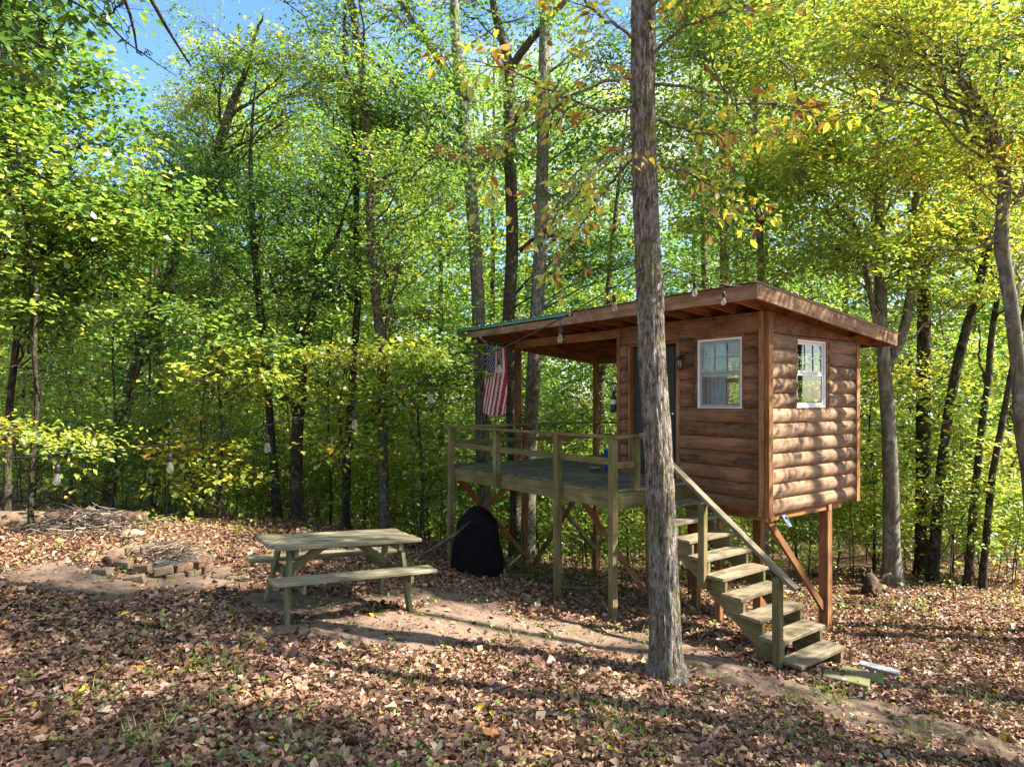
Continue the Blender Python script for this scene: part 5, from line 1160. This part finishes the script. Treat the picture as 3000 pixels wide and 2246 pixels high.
# uprooted stump
up_ = hit(2550, 1735); stump = empty('root_clump', up_, 0, 'dark rotten upturned root clump right of the cabin stairs', 'stump')
b = Buf(); b.tube([(0, 0, -.05), (.02, 0, .12), (0, .02, .25), (.03, 0, .33)], [.17, .15, .12, .04], 16, rough=bark_rough(.35, 4, 2)); link('core', b.mesh('core', M['rot']), parent=stump)
for (x, y_, z, r_) in ((.36, .0, .34, .03), (-.12, .05, .42, .035), (-.3, -.05, .12, .035), (.28, -.12, .03, .04), (-.05, -.3, .04, .04), (.12, .2, .36, .02)):
    stick_obj('root', (0, 0, .16), (x, y_, z), r_*1.5, M['rot'], stump, .12, 7, 7)
# branch leaning on the grill and a silver pole
lb = hit(1205, 1652); g0 = hit(1400, 1683)
gr = empty('covered_grill', (-.60, 11.15, gz(-.6, 11.15)), R(10), 'barbecue grill under a black cloth cover beside the deck post', 'grill')
def grill():
    n, k = 56, 26; v = []; f = []
    for j in range(k):
        t = j/(k-1); z = 1.14*(1-t)
        for i in range(n):
            a = 2*math.pi*i/n; ca, sa = math.cos(a), math.sin(a); e = .62
            sx, sy = abs(ca)**e*(1 if ca > 0 else -1), abs(sa)**e*(1 if sa > 0 else -1)
            rad = min(1, .06+(t*4.2)**.62*.62) if t < .22 else min(1.0, .66+.34*((t-.2)/.8)**.8)
            fold = 1+.07*t*math.sin(a*6+2*math.sin(3*t))+.045*t*math.sin(a*11+1.3+2*t)+.06*noise.noise(Vector((ca*2, sa*2, z*3)))+.03*noise.noise(Vector((ca*6, sa*6, z*7)))
            v.append((.49*rad*sx*fold-.05*t*ca, .36*rad*sy*fold, z+.018*noise.noise(Vector((ca*3, sa*3, z*5)))*(1-t)+(.012*math.sin(a*5) if j == k-1 else 0)))
    for j in range(k-1):
        for i in range(n): f.append((j*n+i, (j+1)*n+i, (j+1)*n+(i+1) % n, j*n+(i+1) % n))
    f.append(tuple(range(n)))
    me = bpy.data.meshes.new('cover'); me.from_pydata(v, [], f); me.update()
    for p_ in me.polygons: p_.use_smooth = True
    link('cover', me, M['cover'], gr)
    for i in (-1, 1): board('foot', (i*.36, .18, -.03), (i*.36, .18, .3), .04, .04, M['dark_metal'], gr, up=(0, 1, 0))
grill()
q = [tuple(lb), tuple(PT(1260, 1612, (lb.y+10.6)/2)), tuple(PT(1330, 1568, 10.55)), tuple(PT(1377, 1527, 10.62))]
o = empty('leaning_branch', lb, 0, 'bare broken branch leaning against the black grill cover', 'branch')
qq, rr_ = resample(q, [.045, .035, .032, .008], 18); qq = qq-np.array(lb); qq[0, 2] -= .03
tube_obj('branch', qq, rr_, M['stick'], o, 9)
stick_obj('side_twig', qq[6], qq[6]+np.array([-.1, .05, .16]), .012, M['stick'], o)
a_ = hit(1489, 1662); pb = PT(1568, 1589, a_.y+.62)
pl = board('aluminium_pole', Vector(a_)+Vector((0, 0, .02)), pb, .05, .03, M['steel'], None); tag(pl, 'silver grey metal channel leaning against the back deck leg', 'pole')
# planks on the ground under the deck
def ground_plank(pa, pb_, w, label, mat, lift=.02):
    a, b = hit(*pa), hit(*pb_); o = board('old_plank', a+Vector((0, 0, lift)), b+Vector((0, 0, lift)), w, .035, M[mat], None); tag(o, label, 'plank')
ground_plank((1445, 1680), (1590, 1700), .20, 'wide mossy plank lying in leaves behind the black grill', 'plank')
ground_plank((1655, 1728), (1770, 1732), .10, 'mossy plank on the ground right of the middle deck leg, the rear one', 'plank', .05)
ground_plank((1660, 1738), (1845, 1744), .10, 'long mossy plank on the ground between the two near deck legs', 'plank')
ground_plank((1800, 1754), (1876, 1750), .09, 'short pale plank on the ground behind the corner deck leg', 'table')
# blocks at the foot of the stairs
def block(name, px, py, l, w, h, rz_, tilt, label, mat, seed):
    p = hit(px, py); o = link(name, stone_box(l, w, h, seed, .006), M[mat]); o.location = p+Vector((0, 0, h*.42)); o.rotation_euler = (tilt[0], tilt[1], rz_); return tag(o, label, 'block')
block('concrete_block', 2575, 1980, .39, .13, .11, R(-36), (0, .05), 'clean grey concrete block right of the mossy slabs by the stairs', 'concrete', 1)
block('mossy_slab', 2525, 1992, .40, .20, .075, R(-33), (.10, .06), 'yellow green mossy concrete slab resting tilted on another slab', 'mossconcrete', 2)
block('mossy_slab', 2478, 2002, .42, .20, .07, R(-33), (0, .02), 'dark mossy slab on the ground, leftmost of the blocks by the stairs', 'mossconcrete', 3)

# ------------------------------------------------------------------ string lights
def string_lights():
    nodes = [(167, 1330, 4.85), (493, 1300, 5.15), (781, 1246, 5.45), (1037, 1181, 5.75), (1263, 1107, 5.95), (1462, 1024, 6.1), (1640, 934, 6.2), (1796, 842, 6.25)]
    start = Vector((-5.0, 4.15, PT(0, 1339, 4.7).z+.06)); path = [start, PT(0, 1340, 4.7)]+[PT(*n) for n in nodes]+[PT(1912, 768, 6.27)]
    root = empty('string_lights', start, 0, 'black cable of clear bulbs strung from the left to the front tree and roof', 'string lights')
    seg2 = [PT(1912, 768, 6.27), PT(1945, 772, 6.36), PT(2034, 804, 6.8), PT(2119, 834, 7.3), PT(2182, 838, 7.66)]
    allp = path+seg2[1:]
    def cat(P):
        out = []
        P = [P[0]*2-P[1]]+P+[P[-1]*2-P[-2]]
        for i in range(1, len(P)-2):
            for t in np.linspace(0, 1, 9)[:-1]:
                a, b, c, d = P[i-1:i+3]; out.append(tuple(.5*((2*b)+(c-a)*t+(2*a-5*b+4*c-d)*t*t+(3*b-a-3*c+d)*t**3)-root.location))
        out.append(tuple(P[-2]-root.location)); return out
    tube_obj('cord', cat(allp), .0055, M['cordblack'], root, 6)
    sock = lathe('socket', [(.006, .0), (.012, -.006), (.0185, -.016), (.0195, -.03), (.018, -.034), (.0195, -.038), (.0195, -.064), (.017, -.066)], 14, M['cordblack'])
    bulb = lathe('bulb', [(.013, 0), (.014, -.012), (.021, -.034), (.0255, -.055), (.0255, -.066), (.021, -.082), (.012, -.091), (.002, -.094)], 16, M['bulbglass'])
    fil = Buf(); fil.tube([(0, 0, -.01), (0, 0, -.03)], [.004, .004], 6); fil.tube([(-.006, 0, -.03), (-.005, 0, -.062), (.005, 0, -.062), (.006, 0, -.03)], [.0015]*4, 4); film = fil.mesh('filament', M['filament'])
    nodes2 = nodes+[(1938, 772, 6.36), (2034, 804, 6.8), (2119, 834, 7.3)]
    for i, n in enumerate(nodes2):
        p = PT(*n)-root.location
        tube_obj('hanger', [tuple(p+Vector((-.035, 0, -.006))), tuple(p+Vector((0, 0, 0))), tuple(p+Vector((.035, 0, .006)))], [.005, .011, .005], M['cordblack'], root, 6)
        tube_obj('hanger', [tuple(p), tuple(p+Vector((.004, 0, -.035))), tuple(p+Vector((.006, 0, -.078)))], .0042, M['cordblack'], root, 6)
        s = link('socket', sock, parent=root); s.location = p+Vector((.006, 0, -.074)); s.rotation_euler = (rnd.uniform(-.08, .08), rnd.uniform(-.08, .08), 0)
        b = link('bulb', bulb, parent=s); b.location = (0, 0, -.064); f_ = link('filament', film, parent=s); f_.location = (0, 0, -.064)
string_lights()
# ------------------------------------------------------------------ leaf litter, grass, seedlings
def litter():
    n = 390000
    d = 2.9*(17/2.9)**rng.random(n)**.95; px = rng.uniform(-80, 3080, n); x = (px-1500)/FP*d; y = d
    k = dirt_np(x, y); clump = .5+.5*np.sin(2.2*x+1.3*np.sin(1.9*y))*np.sin(2.7*y+.7*x)
    keep = rng.random(n) > np.clip(k*1.05, 0, .96); keep &= rng.random(n) < (.55+.45*clump)
    x, y = x[keep], y[keep]; n = len(x); z = ground_np(x, y)+rng.uniform(.002, .035, n)*(1-.7*dirt_np(x, y))
    a = rng.uniform(0, 2*np.pi, n); ax = np.stack([np.cos(a), np.sin(a), rng.normal(0, .26, n)], -1); no = UP+rng.normal(0, .42, (n, 3))
    sz = rng.gamma(4, .0082, n)+.016; tn = np.clip(rng.normal(.47, .19, n), 0, .90); sp = rng.random(n); tn = np.where(sp < .010, .955, np.where(sp < .014, .975, np.where(sp < .021, 1.0, tn)))
    fold = rng.normal(.10, .22, n); near = y < 4.4; wd_ = rng.uniform(.45, .85, n)
    pos = np.stack([x, y, z], -1)
    V1, F1, k1 = leaf_geo(pos[near], ax[near], no[near], sz[near], wd_[near], fold[near][:, None], 7)
    V2, F2, k2 = leaf_geo(pos[~near], ax[~near], no[~near], sz[~near]*1.1, wd_[~near], fold[~near][:, None], 4)
    me = np_mesh('leaf_litter', np.r_[V1, V2], np.r_[F1, F2+len(V1)], 3, attr=np.r_[np.repeat(tn[near], k1), np.repeat(tn[~near], k2)], mats=[M['litter']]); o = link('leaf_litter', me)
    tag(o, 'carpet of curled brown dead leaves covering the clearing', 'leaf litter', kind='stuff'); print('LITTER', n, near.sum())
litter()
def grass():
    spots = [(640, 1960, .28, 120), (400, 2190, .2, 110), (1780, 2120, .35, 150), (1830, 2160, .3, 120), (2330, 2055, .16, 60), (2440, 2050, .18, 90), (900, 2190, .2, 70), (290, 2050, .2, 50), (1650, 2070, .2, 40), (2350, 2180, .3, 80), (2700, 2150, .2, 50), (1900, 1880, .25, 70), (2880, 2070, .3, 90), (560, 2080, .25, 60), (1500, 1870, .15, 30), (1250, 1480, .3, 60), (2650, 1830, .4, 70), (1170, 2010, .2, 40)]
    P = []; 
    for px, py, r, n in spots:
        c = hit(px, py); a = rng.normal(0, r*.55, (n, 2)); P.append(np.c_[c.x+a[:, 0], c.y+a[:, 1]])
    P = np.concatenate(P); n = len(P); z = ground_np(P[:, 0], P[:, 1]); pos = np.c_[P, z]; ax = UP*.9+rng.normal(0, .55, (n, 3)); no = rng.normal(0, 1, (n, 3))
    V, F, k = leaf_geo(pos, ax, no, rng.uniform(.05, .17, n), np.full(n, .055), .02, 7)
    o = link('grass', np_mesh('grass', V, F, 3, attr=np.repeat(np.clip(rng.normal(.55, .25, n), 0, 1), k), mats=[M['grass']])); tag(o, 'thin tufts of yellow green grass among the dead leaves', 'grass', kind='stuff')
    # little green seedlings
    n = 1400; d = 3.2*(17/3.2)**rng.random(n); px = rng.uniform(-50, 3050, n); x = (px-1500)/FP*d; z = ground_np(x, d); c = Crown(); e = np.stack([x, d, z+rng.uniform(.02, .09, n)], -1)
    far = d > 10; c.spray(e[~far], rand_unit(int((~far).sum()))*np.array([1, 1, .2]), 4, .045, .50, .07, .05, .05); c.spray(e[far]+np.array([0, 0, .06]), rand_unit(int(far.sum()))*np.array([1, 1, .2]), 7, .065, .55, .07, .13, .12)
    tb = Buf(); tb.twigs(np.stack([x, d, z-.01], -1), e, .002, .0015)
    o = link('seedlings', c.mesh('seedlings', .65)); tag(o, 'small green seedlings dotted through the leaf litter', 'seedlings', kind='stuff'); link('stems', tb.mesh('stems', M['twig']), parent=o)
grass()
def fine_sticks():
    tb = Buf(); n = 900; d = 3.0*(15/3.0)**rng.random(n); px = rng.uniform(-50, 3050, n); x = (px-1500)/FP*d; z = ground_np(x, d)+rng.uniform(.01, .035, n); a = rng.uniform(0, 6.28, n); L_ = rng.uniform(.08, .45, n)
    b = np.stack([x+np.cos(a)*L_, d+np.sin(a)*L_, ground_np(x+np.cos(a)*L_, d+np.sin(a)*L_)+rng.uniform(.01, .05, n)], -1); tb.twigs(np.stack([x, d, z], -1), b, rng.uniform(.002, .005, n), .0012)
    o = link('fallen_twigs', tb.mesh('fallen_twigs', M['stick'])); tag(o, 'thin dead twigs scattered over the leaf litter', 'twigs', kind='stuff')
fine_sticks()
# single bright leaves lying on top of the litter
def lobed(name, px, py, s, tone, label, lobes=5):
    p = hit(px, py); n = 40; v = [(0, 0, .0)]; f = []
    for i in range(n):
        a = 2*math.pi*i/n; r_ = s*(.55+.45*abs(math.cos(a*lobes/2))**.8); v.append((r_*math.cos(a), r_*math.sin(a), .18*s*math.sin(2*a+1)+.15*r_))
    for i in range(n): f.append((0, 1+i, 1+(i+1) % n))
    me = bpy.data.meshes.new(name); me.from_pydata(v, [], f); me.update(); a_ = me.attributes.new('tone', 'FLOAT', 'FACE'); a_.data.foreach_set('value', [tone]*n)
    o = link(name, me, M['litter']); o.location = p+Vector((0, 0, .05)); o.rotation_euler = (rnd.uniform(.1, .5), rnd.uniform(-.3, .3), rnd.uniform(0, 6)); tag(o, label, 'leaf')
lobed('fallen_leaf', 1408, 2093, .06, .97, 'bright yellow fallen leaf at bottom centre, left of the pale upright leaf')
lobed('fallen_leaf', 1815, 2225, .05, .965, 'olive yellow leaf at the bottom edge, below the front tree')
lobed('fallen_leaf', 1440, 2180, .085, .935, 'large orange brown curled leaf at the bottom centre')
lobed('fallen_leaf', 295, 2110, .075, .86, 'pale tan star shaped oak leaf at lower left', 6)
lobed('fallen_leaf', 1650, 2120, .075, .90, 'large pale curled leaf standing in the bottom centre')
lobed('fallen_leaf', 1275, 2215, .07, .88, 'pale buff crumpled leaf near the bottom edge, left of centre')
lobed('fallen_leaf', 205, 2012, .03, .97, 'tiny yellow leaf in the left foreground')
lobed('fallen_leaf', 2580, 1985, .03, 1.0, 'small green leaf just right of the grey concrete block')
lobed('fallen_leaf', 800, 2190, .03, .955, 'small orange leaf in the foreground left of bottom centre')
